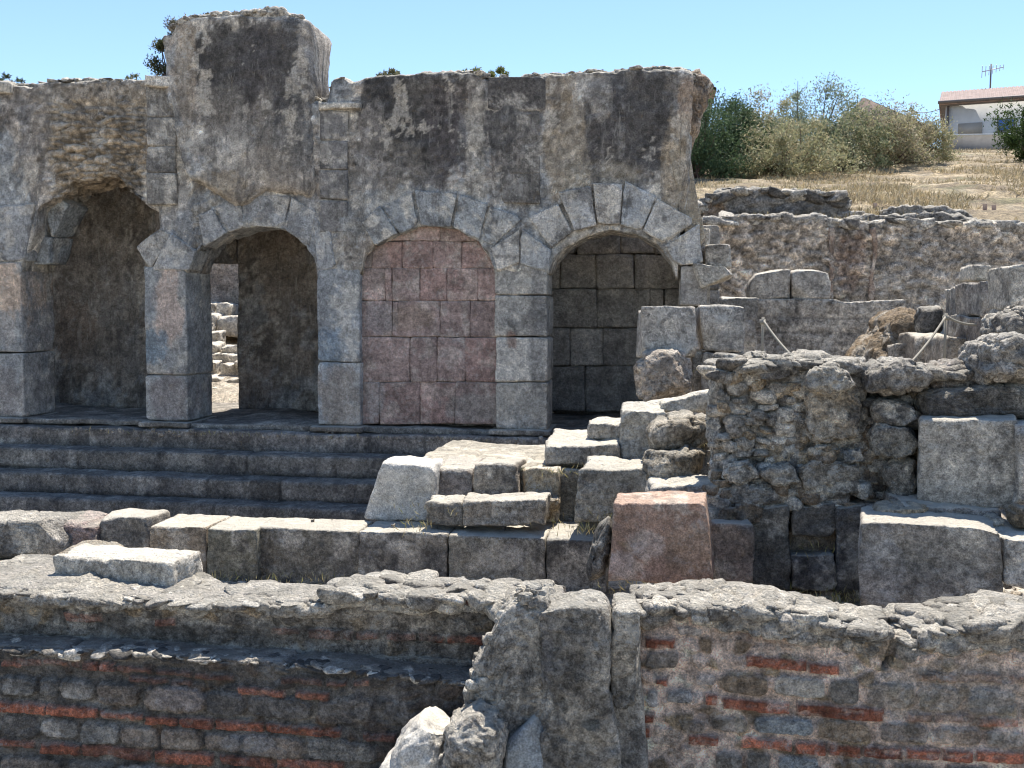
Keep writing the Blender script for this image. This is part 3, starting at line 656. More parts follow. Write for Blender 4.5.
# rubble under the ashlar pair
tagged(rock('masonry_lump', [(632, 372), (640, 352), (660, 349), (690, 352), (694, 372), (690, 402), (650, 412), (636, 402)], 10.4, .7, base=(0.480, 0.408, 0.336), crag=.022, amp=.02, black=.2, f=1.4, cutn=22), 'knobbly pinkish lump of mortared rubble under the square ashlar block', 'masonry')
tagged(B('ashlar_block', (641, 308, 699, 358), 10.75, .7, base=(0.396, 0.372, 0.336), r=.03, amp=.01, crag=.003, yaw=R(5)), 'square grey ashlar block perched on the knobbly rubble lump')
ap = thing('ashlar_pillar', 'two grey ashlar blocks stacked as a pillar left of the rope barrier', 'pillar', (P(723, 390, 10.9)[0], 11.3, .3))
B('upper_block', (702, 308, 745, 352), 10.9, .7, parent=ap, base=(0.396, 0.372, 0.336), r=.03, amp=.01); B('lower_block', (703, 352, 746, 400), 10.9, .7, parent=ap, base=(0.300, 0.276, 0.240), r=.02, amp=.01)
tagged(B('ashlar_block', (690, 352, 701, 402), 11.0, .4, base='pale', r=.02), 'narrow pale upright stone between the square block and the pillar')
rp = thing('rear_pillar', 'darker stacked stones just behind the ashlar pillar at right of the arcade', 'pillar', (P(742, 350, 12)[0], 12.2, .3))
B('upper_block', (722, 297, 758, 320), 12.0, .6, parent=rp, base='dark', r=.03); B('lower_block', (726, 320, 757, 372), 12.0, .6, parent=rp, base='grey', r=.02)
# red block etc.
tagged(B('red_block', [(613, 504), (707, 502), (715, 584), (607, 582)], 6.55, .42, mat='red_stone', yaw=R(-3), warp=.003, chip=.06, base=(.35, .235, .18), r=.025, amp=.01, crag=.004, res=.016, black=.08, pale=.25, var=.15,
  cfun=blobs([(645, 545, 18, 14, (.45, .38, .34), .6), (620, 565, 14, 12, (.42, .36, .33), .6), (690, 550, 25, 25, (.28, .2, .14), .5)], 6.55, .8, 14, 3)), 'large reddish trachyte block standing on the front wall at the centre')
tagged(B('brown_block', (712, 522, 753, 584), 7.0, .4, base=(0.264, 0.210, 0.174), r=.03, res=.02), 'brown block in shade directly right of the large reddish block')
tagged(rock('leaning_slab', [(603, 516), (613, 520), (612, 545), (603, 582), (582, 586), (586, 560), (596, 535)], 6.6, .4, base='dark', crag=.02), 'thin dark slab leaning against the left side of the large reddish block', 'stone')

# ================================================================== TALL RUBBLE WALL (right middle)
rw = thing('rubble_wall', 'tall crumbling wall of rubble and mortar on dark blocks behind the right front wall', 'ruin', (P(810, 590, 7.3)[0], 7.5, -.3))
def RW(name, ol, Y, d, **k):
    k = {**dict(parent=rw, base=(.46, .43, .38), crag=.018, amp=.025, res=.013, sq=.2, f=1.4, black=.55, pale=.55), **k}; return rock(name, ol, Y, d, **k)
sw = xr(716, 872, 7.3, .014)
wt = prof([(716, 372), (724, 362), (740, 359), (760, 364), (790, 362), (810, 358), (840, 360), (872, 366)], 7.3, sw); wb = prof([(716, 486), (872, 486)], 7.3, sw)
rc = rubble_colour(6.5, 8., 310, ['grey', 'pale', 'white', 'white', 'tan', 'pale'], 'pale', .75)
sweep('rubble_face', sw, wt, wb, np.full_like(sw, 7.3), 8.1, res=.016, r=.07, amp=.03, crag=.02, s=310, base=(.46, .43, .38), parent=rw, dfun=both(rubble_relief(6.5, 8., .035, 310), lambda W, N: -.08*ss(-.1, .3, fbm(W, 3, 3, 9))), cfun=chain(rc, blobs([(740, 430, 30, 50, (.58, .56, .51), .6), (850, 420, 20, 40, (.55, .52, .46), .5), (745, 385, 20, 20, (.33, .32, .3), .4), (832, 410, 22, 30, (.38, .31, .22), .5), (785, 420, 18, 40, 'dark', .6), (830, 370, 30, 12, 'pale', .4)], 7.3, .8, 9, 5)), black=.5, pale=.4)
gq = np.random.default_rng(61)
def facestones(x0, x1, y0_, y1_, Y, n, size, sd, cols):
    g = np.random.default_rng(sd); C = []; S = []
    for _ in range(n):
        x, z = P(x0+(x1-x0)*g.random(), y0_+(y1_-y0_)*g.random(), Y); h = size*(.4+.8*g.random()**1.5)
        C.append((x, Y+.035+.03*g.random(), z)); S.append((h*(.8+.7*g.random()), .05+.03*g.random(), h*(.5+.4*g.random())))
    return tag(cluster('bedded_stones', np.array(C), np.array(S), 'rubble', cols, rw, sd, amt=.4, tilt=.1, amp=.2), kind='stuff')
facestones(718, 866, 372, 486, 7.3, 150, .07, 62, ('grey', 'pale', 'white', 'white', 'tan', 'pale'))
facestones(712, 870, 484, 510, 7.22, 40, .08, 63, ('grey', 'pale', 'white', 'brown'))
facestones(868, 925, 395, 505, 7.3, 50, .07, 64, ('grey', 'pale', 'tan'))
crest('top_stones', P(716, 360, 7.3)[0], P(866, 360, 7.3)[0], (sw, wt-.01), 7.25, 8.0, 150, .10, rw, 65)
crest('top_stones', P(868, 366, 7.2)[0], P(1050, 366, 7.2)[0], (np.array([-9., 9.]), np.array([P(940, 372, 7.3)[1]]*2)), 7.15, 7.9, 130, .10, rw, 66)
RW('bonded_stone', [(806, 395), (822, 384), (850, 388), (862, 405), (858, 440), (815, 445), (806, 425)], 7.18, .3, base=(0.444, 0.384, 0.300))
RW('bonded_stone', [(800, 470), (812, 462), (858, 462), (864, 500), (806, 506)], 7.16, .3, base=(0.432, 0.384, 0.312), crag=.02)
RW('bonded_stone', [(808, 450), (824, 444), (842, 450), (838, 464), (812, 464)], 7.17, .25, base='tan', crag=.02)
RW('bonded_stone', [(842, 450), (862, 448), (868, 462), (846, 466)], 7.17, .25, base='blue', crag=.01)
for ol, b in (([(714, 488), (760, 482), (802, 486), (802, 506), (712, 506)], 'grey'), ([(706, 506), (760, 502), (772, 508), (768, 524), (706, 524)], 'brown'), ([(726, 468), (750, 462), (760, 478), (740, 486), (722, 482)], 'pale'), ([(760, 470), (790, 466), (800, 484), (764, 486)], 'grey')):
    RW('course_stone', ol, 7.12+random.random()*.06, .4, base=b, crag=.02, sq=.35)
for bx, b in (((752, 506, 791, 592), (.16, .15, .13)), ((792, 504, 838, 536), (.15, .14, .125)), ((838, 504, 868, 592), (.13, .125, .12)), ((792, 556, 838, 592), (.12, .115, .11))):
    B('base_block', bx, 7.18, .5, parent=rw, base=b, r=.03, amp=.014, crag=.008, res=.018)
B('base_block', (788, 530, 842, 560), 7.42, .3, parent=rw, base='brown', r=.02, res=.03)
# right column of stones
RW('side_stone', [(876, 408), (890, 400), (918, 403), (921, 420), (908, 428), (880, 424)], 7.1, .45, base='grey', crag=.015)
RW('side_stone', [(874, 440), (884, 424), (912, 426), (921, 440), (918, 455), (895, 462), (878, 455)], 7.05, .45, base=(0.360, 0.348, 0.312), crag=.012)
RW('side_stone', [(886, 470), (900, 460), (922, 460), (922, 498), (892, 500)], 7.1, .4, base=(0.324, 0.300, 0.264), crag=.015)
RW('side_stone', [(858, 420), (876, 418), (886, 470), (890, 504), (862, 506)], 7.3, .5, base='brown', crag=.02)
RW('top_stone', [(866, 378), (880, 364), (905, 361), (935, 365), (942, 378), (925, 392), (890, 397), (872, 394)], 7.0, .6, base=(0.408, 0.384, 0.348), crag=.02, sq=.5)
RW('top_stone', [(806, 388), (815, 366), (835, 362), (850, 372), (862, 390), (840, 400)], 7.05, .4, base='pale', crag=.02, sq=.5)
RW('top_stone', [(930, 372), (960, 362), (990, 366), (998, 384), (960, 396), (935, 392)], 7.2, .7, base=(0.396, 0.348, 0.312), crag=.02, sq=.5)
RW('top_stone', [(984, 362), (990, 345), (1010, 336), (1040, 338), (1050, 372), (1020, 386), (990, 380)], 6.9, .7, base=(0.432, 0.408, 0.372), crag=.03, sq=.5)
RW('top_stone', [(1002, 345), (1012, 318), (1045, 300), (1060, 345)], 7.3, .7, base=(0.384, 0.360, 0.324), crag=.03, sq=.5)
RW('ledge_stone', [(928, 392), (975, 386), (1060, 384), (1060, 420), (930, 420), (922, 405)], 7.05, .7, base='dark', crag=.015, sq=.35)
RW('rubble_fill', [(868, 392), (930, 394), (930, 520), (868, 520)], 7.45, .4, base='dark', crag=.03)
RW('top_stone', [(742, 358), (752, 351), (768, 352), (772, 361), (758, 366)], 7.4, .3, base='pale', crag=.01, sq=.6)
# orthostats and their footing
ob = thing('block_pier', 'broad square grey ashlar pier at the right edge set on a thin ledge', 'pier', (P(970, 510, 6.8)[0], 7.1, .2))
B('square_block', [(921, 419), (1017, 418), (1018, 508), (919, 507)], 6.85, .6, parent=ob, base=(0.348, 0.330, 0.294), r=.035, amp=.012, crag=.004, res=.016, black=.4, yaw=R(-13), warp=.004, chip=.1)
B('ledge_slab', (905, 508, 1003, 524), 6.75, .7, parent=ob, base=(0.288, 0.264, 0.240), r=.025, crag=.008, res=.02)
B('square_block', (1019, 424, 1070, 512), 6.7, .6, parent=ob, base=(0.432, 0.408, 0.372), r=.03, crag=.008, res=.022)
tagged(B('ashlar_block', [(861, 523), (999, 529), (1002, 616), (860, 612)], 6.35, .55, base=(0.282, 0.258, 0.228), yaw=R(-12), warp=.004, chip=.1, r=.03, amp=.012, crag=.004, res=.016, black=.35,
   cfun=blobs([(880, 570, 22, 40, (.36, .35, .34), .6), (930, 560, 40, 20, (.2, .19, .17), .4)], 6.35, .8, 9, 3)), 'wide low dark-faced block below the thin ledge at the right edge')
tagged(B('ashlar_block', [(1000, 530), (1064, 536), (1064, 600), (1001, 580)], 6.3, .5, base=(0.456, 0.432, 0.396), r=.03, crag=.012, res=.02), 'pale rough block at the right edge beside the wide low block')
tagged(rock('small_stone', [(985, 524), (993, 515), (1006, 518), (1008, 528), (990, 530)], 6.6, .15, base='pale', crag=.01), 'small angular grey stone by the right end of the thin ledge', 'stone')
tagged(rock('small_stone', [(1010, 518), (1020, 508), (1040, 512), (1040, 532), (1014, 532)], 6.55, .2, base='tan', crag=.01), 'rounded tan stone above the pale rough block at the right edge', 'stone')
tagged(rock('flat_stone', [(872, 512), (890, 507), (934, 506), (936, 520), (905, 523), (874, 520)], 6.7, .3, base='tan', crag=.012), 'thin tan flat stone left of the ledge on the wide low block', 'stone')

# ================================================================== FRONT WALLS
YW = 5.2
def rects_fns(bricks, stones, Y, s, mort='pinkish', rub=(9., 12.), bc='brick', stonecols=('grey', 'dark', 'brown', 'blue'), rubcols=('grey', 'pale', 'tan', 'brown', 'pinkish', 'pinkish')):
    """bricks/stones: boxes surveyed on the wall face; everything else mortar with small rubble in it"""
    def corners(b):
        x0, y0_, x1, y1_ = b[:4]; xm = (x0+x1)/2; ym = (y0_+y1_)/2
        A_ = P(x0, ym, Y); B_ = P(x1, ym, Y); C = P(xm, y0_, Y); D = P(xm, y1_, Y)
        return (A_[0]+B_[0])/2, (C[1]+D[1])/2, (B_[0]-A_[0])/2, (C[1]-D[1])/2
    bl = [corners(b)+(b[4] if len(b) > 4 else 1.,) for b in bricks]; sl = [corners(b)+(b[4] if len(b) > 4 else 1.,) for b in stones]
    def ev(W):
        nb = np.zeros(len(W)); ib = np.full(len(W), -1); ns = np.zeros(len(W)); is_ = np.full(len(W), -1)
        wx = W[:, 0]+.012*fbm(W, 9, 4, s, .6); wz = W[:, 2]+.009*fbm(W, 9, 4, s+3, .6)
        for k, (cx, cz, hx, hz, st_) in enumerate(bl):
            d = np.minimum(hx-np.abs(wx-cx), hz-np.abs(wz-cz)); m = ss(-.001, .006, d)*st_
            ib = np.where(m > nb, k, ib); nb = np.maximum(nb, m)
        for k, (cx, cz, hx, hz, st_) in enumerate(sl):
            d = 1-(np.abs((wx-cx)/hx)**5+np.abs((wz-cz)/hz)**4); m = ss(0, .35, d)*st_
            is_ = np.where(m > ns, k, is_); ns = np.maximum(ns, m)
        q = W*np.array([rub[0], 1.5, rub[1]]); F1, F2, ID = cell(q+.3*fbm(W, 5, 2, s)[:, None], s)
        r_ = ss(.05, .3, F2-F1)*(ID > .35)
        return nb, ib, ns, is_, r_, ID
    cache = {}
    def get(W):
        k = (len(W), float(W[0, 0]), float(W[-1, 2]))
        if k not in cache: cache[k] = ev(W)
        return cache[k]
    def dfn(W, N):
        nb, ib, ns, is_, r_, ID = get(W); fr = np.clip(-N[:, 1]*1.3, 0, 1)
        oth = (1-np.maximum(nb, ns))
        return fr*(.020*nb*(1-.6*ss(.1, .5, fbm(W, (14, 14, 30), 4, s+41, .7)))+.017*ns+oth*(.018*r_-.018+.01*fbm(W, 7, 3, s+5)))
    sc_ = np.array([PAL[c] if isinstance(c, str) else c for c in stonecols]); rc_ = np.array([PAL[c] if isinstance(c, str) else c for c in rubcols])
    def cfn(W, N, col):
        nb, ib, ns, is_, r_, ID = get(W); v = col/np.maximum(col.mean(0), .01); v = .45+.55*v
        fr = ss(.1, .6, -N[:, 1])
        rc2 = rc_[np.clip((ID*len(rc_)).astype(int), 0, len(rc_)-1)]
        c = mix(PAL[mort]*v, rc2*v, r_)
        hs = _hash(is_, is_*0, is_*0, s+9); c = mix(c, sc_[np.clip((hs*len(sc_)).astype(int), 0, len(sc_)-1)]*v*1.05, ns)
        hb = _hash(ib, ib*0, ib*0, s+19); bd_ = ss(.1, .45, fbm(W, (14, 14, 30), 5, s+41, .7)); bcol = np.asarray(PAL[bc])*(.6+.65*hb)[:, None]*(.5+.5*v); c = mix(c, bcol, nb*(1-.45*bd_))
        return mix(col, c, fr)
    return dfn, cfn
def s7(l): return [(680+a/2.977, 560+b/2.977, 680+c/2.977, 560+d/2.977)+tuple(r_) for a, b, c, d, *r_ in l]
def s6(l): return [(330+a/2.768, 560+b/2.768, 330+c/2.768, 560+d/2.768)+tuple(r_) for a, b, c, d, *r_ in l]
def s5(l): return [(a/2.926, 560+b/2.926, c/2.926, 560+d/2.926)+tuple(r_) for a, b, c, d, *r_ in l]
# --- right brick wall
fr = tag(bpy.data.objects.new('brick_wall', None), 'sunlit-topped front wall at right with red brick courses in pink mortar', 'brick wall'); COL.objects.link(fr)
fr.location = (P(830, 700, YW)[0], 5.4, -1.2); fr['_loc'] = tuple(fr.location)
jr = np.random.default_rng(4)
br = s7([(192, 290, 378, 325), (383, 303, 470, 335), (125, 415, 325, 450), (343, 428, 602, 470), (75, 405, 112, 438), (22, 525, 115, 555), (182, 530, 330, 563), (340, 540, 430, 576), (434, 543, 535, 580), (540, 550, 665, 585), (675, 560, 770, 592), (774, 564, 870, 600), (875, 568, 1024, 605),
  (1030, 575, 1160, 610), (215, 160, 325, 192, .8), (60, 155, 120, 185, .5), (0, 150, 45, 172, .6), (700, 335, 820, 362, .5), (830, 338, 960, 368, .55), (980, 345, 1100, 372, .5), (670, 450, 750, 478, .6), (890, 470, 1010, 500, .7), (760, 455, 880, 485, .4), (1040, 480, 1150, 505, .6)])
br += s6([(868, 218, 952, 248), (805, 425, 895, 452), (790, 460, 885, 495), (990, 488, 1024, 510), (900, 330, 935, 350)])
sn = s7([(120, 340, 262, 400), (275, 343, 432, 405), (440, 350, 530, 425), (550, 365, 680, 440, .6), (700, 375, 830, 450, .5), (850, 385, 1000, 460, .6), (215, 465, 392, 518), (398, 472, 570, 535), (590, 480, 740, 540, .7), (755, 500, 900, 550, .7), (910, 510, 1024, 560, .7), (105, 572, 190, 630), (200, 572, 270, 630), (290, 580, 415, 640), (480, 590, 610, 650), (630, 605, 760, 660), (780, 610, 930, 670), (80, 465, 200, 515, .7), (0, 480, 70, 520, .7), (100, 345, 40, 380, .5)])
sn += s6([(870, 255, 960, 305, .9), (800, 500, 880, 560), (890, 470, 970, 520, .5), (870, 365, 905, 410, .8), (930, 365, 1000, 400, .8), (960, 190, 1024, 215, .6)])
dfn, cfn = rects_fns(br, sn, YW, 400)
fx = xr(636, 1110, YW, .0085, 600)
ft = prof([(636, 588), (650, 582), (690, 580), (720, 583), (760, 586), (800, 590), (830, 596), (860, 604), (884, 609), (890, 612), (899, 612), (904, 606), (925, 600), (960, 596), (990, 595), (1024, 595), (1110, 597)], YW+.38, fx)
ft = ft-.045+.02*fbm(np.stack([fx, fx*0, fx*0], 1), 6, 4, 4)
ckx, ckz = P(908, 622, YW); cky, ckw = P(884, 668, YW)
def crack(W, N):
    t = np.clip((W[:, 2]-ckw)/(ckz-ckw), 0, 1); xc = cky+(ckx-cky)*t; wd = .012+.03*t
    return -.22*(1-ss(wd*.6, wd*1.3, np.abs(W[:, 0]-xc)))*ss(-.02, .03, W[:, 2]-ckw)*np.clip(-N[:, 1], 0, 1)
rst = [(770, 618, 45, 26, (.36, .275, .235), .75), (700, 600, 60, 14, (.31, .30, .28), .6), (900, 600, 140, 22, (.30, .29, .27), .6), (960, 690, 90, 30, (.27, .25, .21), .5), (900, 640, 60, 12, 'dark', .35), (870, 640, 25, 18, (.34, .27, .17), .5)]
sweep('wall_body', fx, ft, -1.2, np.full_like(fx, YW), YW+.42, res=.009, resb=.06, r=.05, amp=.010, crag=.004, s=401, mat='brickface', base=(0.432, 0.384, 0.336), parent=fr, dfun=both(dfn, crack), cfun=chain(cfn, blobs(rst, YW, .9, 10, 7)), warp=.012, black=.3, pale=.3)
for ka, kb in ((640, 889), (902, 1110)):
    crx = xr(ka, kb, YW, .012, 600); crt = np.interp(crx, fx, ft); L3 = np.stack([crx, crx*0, crx*0], 1)
    sweep('wall_crest', crx, crt+.015+.03*fbm(L3, 5, 4, 14), crt-.14, YW-.03+.03*fbm(L3, 4, 3, 24), YW+.4, res=.012, r=.06, amp=.025, crag=.03, s=402, base=(.54, .50, .44), parent=fr, black=.3, pale=.5, warp=.03, f=1.4)
crest('crest_stones', P(640, 600, YW)[0], P(888, 600, YW)[0], (fx, ft+.01), YW-.03, YW+.4, 230, .085, fr, 903)
crest('crest_stones', P(906, 600, YW)[0], P(1110, 600, YW)[0], (fx, ft+.01), YW-.03, YW+.4, 170, .085, fr, 904)
# --- left brick wall
fl = tag(bpy.data.objects.new('brick_wall', None), 'long front wall at left with grey crust, dark ledge and weathered brick courses', 'brick wall'); COL.objects.link(fl)
fl.location = (P(250, 700, YW)[0], 5.5, -1.2); fl['_loc'] = tuple(fl.location)
lx = xr(-70, 560, YW, .0095, 600)
lt = prof([(-70, 580), (0, 582), (60, 585), (120, 590), (200, 594), (300, 593), (325, 594), (345, 586), (370, 586), (400, 590), (450, 590), (500, 592), (560, 596)], YW+.06, lx)
lt = lt-.03+.008*fbm(np.stack([lx, lx*0, lx*0], 1), 5, 4, 6)
lrear = np.interp(lx, [P(150, 600, 5.6)[0], P(235, 600, 5.6)[0]], [6.05, 5.58])
brl = s6([(310, 105, 392, 130), (398, 108, 520, 135), (0, 205, 62, 228, .9), (70, 208, 132, 232, .9), (150, 212, 232, 238, .9), (240, 215, 315, 242), (322, 218, 424, 246)])+s5([(180, 165, 290, 195, .6), (440, 180, 500, 205, .6), (790, 205, 870, 228, .8), (895, 212, 1030, 245, .8)])
snl = s6([(0, 25, 150, 90, .5), (160, 30, 290, 85, .5)])
dfn, cfn = rects_fns(brl, snl, YW, 420, mort='grey', rub=(7, 9), rubcols=('grey', 'grey', 'pale', 'dark', 'dark', 'tan'))
zl = P(250, 652, YW-.1)[1]
sweep('upper_wall', lx, lt, zl-.1, np.full_like(lx, YW), lrear, res=.0095, resb=.06, r=.045, amp=.016, crag=.006, s=421, mat='rubble', base=(0.324, 0.300, 0.276), parent=fl, dfun=both(dfn, lambda W, N: -.05*ss(.25, .0, (W[:, 2]-zl))*np.clip(-N[:, 1], 0, 1)),
      cfun=chain(cfn, blobs([(400, 620, 100, 20, (.30, .265, .22), .5), (200, 640, 260, 10, 'dark', .7), (410, 665, 100, 20, (.12, .11, .1), .6)], YW, .8, 9, 8)), warp=.015, black=.55, pale=.4)
lc = xr(-70, 560, YW, .014, 600); lct = np.interp(lc, lx, lt); lcr = np.interp(lc, lx, lrear)
sweep('wall_crest', lc, lct-.01+.02*fbm(np.stack([lc, lc*0, lc*0], 1), 3.5, 4, 34)*np.interp(lc, [P(300, 600, YW)[0], P(350, 600, YW)[0]], [.5, 1]), lct-.09, YW-.02+.03*fbm(np.stack([lc, lc*0, lc*0], 1), 4, 3, 44), lcr-.02, res=.016, r=.05, amp=.022, crag=.022, s=422, base=(.54, .50, .43), parent=fl, black=.25, pale=.5, warp=.02, f=1.4)
crest('crest_stones', P(-60, 600, YW)[0], P(330, 600, YW)[0], (lx, lt-.005), YW-.03, YW+.4, 170, .07, fl, 905, flat=.3)
crest('crest_stones', P(325, 600, YW)[0], P(545, 600, YW)[0], (lx, lt+.015), YW-.03, YW+.34, 150, .08, fl, 906)
# lower part of the left wall, standing forward
lx2 = xr(-70, 545, YW-.15, .0095, 700)
lt2 = prof([(-70, 645), (0, 647), (60, 649), (66, 655), (70, 649), (120, 651), (160, 653), (200, 657), (280, 662), (286, 668), (300, 664), (335, 667), (380, 672), (460, 680), (545, 690)], YW-.15, lx2)
bl2 = s5([(235, 300, 283, 325), (286, 302, 335, 328), (0, 418, 130, 452), (133, 428, 280, 460), (425, 455, 520, 482), (524, 462, 620, 492), (625, 470, 770, 500), (775, 483, 985, 512), (118, 538, 235, 570), (0, 528, 100, 550, .7), (450, 562, 620, 600), (240, 545, 440, 580, .7), (640, 575, 800, 605, .8), (370, 342, 485, 360, .6), (495, 352, 560, 368, .7), (690, 372, 830, 395, .8), (860, 382, 960, 408, .8), (30, 290, 120, 312, .5), (820, 340, 940, 360, .5), (950, 350, 1010, 368, .7)])
bl2 += s5([(0, 300, 60, 318, .6), (125, 296, 228, 314, .5), (340, 312, 440, 330, .6), (450, 322, 560, 340, .6), (570, 334, 680, 352, .6), (560, 500, 40, 510, .1), (285, 442, 420, 462, .7), (105, 532, 116, 560, .1), (810, 585, 1000, 612, .8)])
bl2 += s6([(90, 478, 180, 500), (0, 465, 30, 490), (60, 330, 105, 350, .7), (190, 505, 300, 530, .4)])
sl2 = s5([(0, 345, 100, 400), (110, 350, 165, 402), (170, 352, 272, 410), (280, 360, 405, 425), (420, 370, 595, 445), (600, 385, 715, 455), (720, 400, 910, 465, .8), (925, 410, 1040, 480, .7), (0, 460, 110, 520, .6), (120, 470, 225, 525, .6), (230, 475, 350, 540, .9), (355, 485, 465, 548), (468, 492, 590, 558), (598, 505, 700, 560), (705, 512, 890, 580), (900, 525, 1040, 590, .8), (290, 440, 420, 470, .8), (0, 580, 180, 640), (190, 590, 330, 640), (340, 600, 500, 650)])
sl2 += s6([(0, 380, 110, 450, .5), (120, 390, 250, 460, .5), (30, 505, 130, 560, .6)])
dfn, cfn = rects_fns(bl2, sl2, YW-.15, 440, mort='dark', rub=(8, 12), bc='brick', stonecols=((.21, .195, .175), (.15, .14, .13), (.27, .26, .24), (.40, .375, .34), (.24, .2, .165)), rubcols=('grey', 'dark', 'black', (.15, .11, .08), 'black'))
sweep('lower_wall', lx2, lt2, -1.2, np.full_like(lx2, YW-.15), YW+.4, res=.0095, resb=.08, r=.02, amp=.010, crag=.004, s=441, mat='brickface', base=(0.240, 0.216, 0.198), parent=fl, dfun=dfn,
      cfun=chain(cfn, blobs([(200, 676, 300, 12, 'black', .55), (420, 710, 70, 60, (.11, .10, .095), .5), (90, 690, 90, 10, 'black', .35), (180, 698, 22, 12, (.36, .32, .31), .6), (250, 742, 30, 8, (.3, .3, .31), .5)], YW-.15, .9, 9, 9)), warp=.01, black=.5, pale=.2)

crest('ledge_stones', P(-60, 660, YW)[0], P(540, 660, YW)[0], (lx2, lt2-.012), YW-.16, YW-.02, 260, .05, fl, 907, flat=.35, cols=('grey', 'dark', 'pale', 'black'), mat='shade_stone')  # shade on the ledge painted in with dark tones and the shaded stone
# --- cross wall pier in the foreground
cp = thing('broken_pier', 'broken stone pier with smooth upright slabs dividing the front walls', 'pier', (P(560, 700, 4.8)[0], 5.1, -1.2))
cst = blobs([(568, 660, 26, 50, (.14, .135, .125), .7), (585, 720, 22, 50, (.30, .27, .22), .5), (565, 605, 40, 12, (.42, .40, .36), .6), (545, 640, 8, 60, (.17, .17, .18), .5), (592, 723, 9, 6, (.08, .1, .11), .8)], 4.75, .8, 9, 3)
B('upright_slab', [(531, 610), (607, 607), (618, 860), (541, 860)], 4.75, .3, parent=cp, base=(.42, .395, .35), mat='rubble', r=.07, amp=.022, warp=.012, crag=.010, res=.011, cfun=cst, black=.3)
B('upright_slab', [(607, 609), (635, 608), (638, 712), (613, 712)], 4.80, .28, parent=cp, base=(0.408, 0.384, 0.336), mat='rubble', r=.06, amp=.018, crag=.008, res=.012, black=.3)
B('side_slab', [(600, 640), (640, 640), (640, 900), (600, 900)], 5.1, .3, parent=cp, base='grey', r=.03, res=.02)
rock('broken_core', [(545, 600), (527, 599), (508, 606), (496, 622), (489, 640), (480, 658), (470, 672), (464, 696), (468, 722), (480, 745), (484, 830), (552, 830), (552, 640)], 4.77, .45, parent=cp, base=(0.408, 0.384, 0.342), crag=.012, amp=.022, res=.010, sq=.22, f=1.6, black=.5, cutn=5)
g9 = np.random.default_rng(12); rimp = [(528, 602), (512, 606), (500, 618), (491, 638), (483, 658), (472, 672), (466, 696), (470, 722), (484, 742), (492, 765)]
C9 = []; S9 = []
for k in range(260):
    t = g9.random()*(len(rimp)-1.001); a_ = int(t); q_ = t-a_; px_ = rimp[a_][0]*(1-q_)+rimp[a_+1][0]*q_+g9.random()*24*(1 if t > 1 else .5); py_ = rimp[a_][1]*(1-q_)+rimp[a_+1][1]*q_+g9.normal()*4
    x_, z_ = P(px_, py_, 4.8); C9.append((x_, 4.815+.25*g9.random()**2, z_)); h_ = .012+.032*g9.random()**2; S9.append((h_*1.1, h_, h_*.8))
tag(cluster('rim_stones', np.array(C9), np.array(S9), 'rubble', ('pale', 'grey', 'white', 'dark'), cp, 13, n=6, amt=.4, amp=.3), kind='stuff')
rock('smooth_render', [(505, 745), (530, 722), (540, 714), (545, 740), (545, 860), (490, 860)], 4.7, .3, parent=cp, base=(0.288, 0.312, 0.324), crag=.002, amp=.008, res=.014, sq=.3, mat='clean_stone', black=.05)
tagged(rock('pale_rock', [(374, 780), (390, 755), (403, 738), (422, 724), (436, 726), (446, 742), (444, 768), (430, 850), (370, 850)], 4.55, .4, base=(.55, .53, .49), crag=.006, amp=.02, res=.011, mat='clean_stone', black=.05, sq=.6), 'smooth whitish rock at the foot of the broken pier', 'rock')
tagged(rock('dark_rock', [(438, 745), (446, 728), (470, 722), (490, 735), (502, 752), (494, 780), (500, 850), (430, 850)], 4.5, .4, base=(0.456, 0.420, 0.372), crag=.014, amp=.025, res=.010, f=1.6, sq=.4), 'rough knobbly rock between the whitish rock and the broken pier', 'rock')

# ================================================================== RIGHT BACKGROUND
bw = thing('back_wall', 'long tan brick and rubble retaining wall with crumbling top below the dry hillside', 'brick wall', (P(860, 300, 20)[0], 20.4, 1))
Y2 = 20.0
bx = xr(690, 1120, Y2, .045, 260)
bt = prof([(690, 224), (712, 222), (760, 222), (800, 221), (850, 224), (880, 226), (930, 226), (990, 228), (1120, 234)], Y2, bx)+.07*fbm(np.stack([bx, bx*0, bx*0], 1), 2, 4, 6)
def fineb(W, N):
    q = W*np.array([3., 2, 8]); F1, F2, ID = cell(q, 500); return .06*ss(.02, .25, F2-F1)+.04*ID
def finec(W, N, col):
    q = W*np.array([3., 2, 8]); F1, F2, ID = cell(q, 500); return col*(.65+.7*ID)[:, None]*(.6+.4*ss(.02, .2, F2-F1))[:, None]
sweep('wall_body', bx, bt, .3, np.full_like(bx, Y2), Y2+.7, res=.05, r=.06, amp=.03, s=501, mat='far_masonry', base=(.62, .53, .43), parent=bw, dfun=fineb, cfun=chain(finec, blobs([(950, 270, 60, 30, (.26, .24, .215), .5), (835, 285, 60, 14, 'dark', .4), (850, 260, 14, 30, (.34, .2, .14), .35)], Y2, .8, 3, 3)), black=.3, pale=.2)
sweep('wall_crest', bx, bt+.1, bt-.1, Y2-.05, Y2+.75, res=.06, r=.06, amp=.04, crag=.06, s=502, base=(.46, .42, .36), parent=bw, black=.3, f=.8)
crest('crest_stones', bx[0], bx[-1], (bx, bt+.08), Y2-.05, Y2+.7, 420, .16, bw, 911, cols=('pale', 'grey', 'dark', 'white'))
for x_ in (832, 873):
    B('pilaster', (x_-2, 228, x_+3, 300), Y2-.1, .3, parent=bw, base=(.34, .25, .19), r=.03, res=.06)
up = thing('upper_ruin', 'low mound of grey rubble masonry rising above the tan retaining wall on the left', 'ruin', (P(775, 225, 22)[0], 22.5, 3))
ux = xr(700, 856, 22.2, .05, 210)
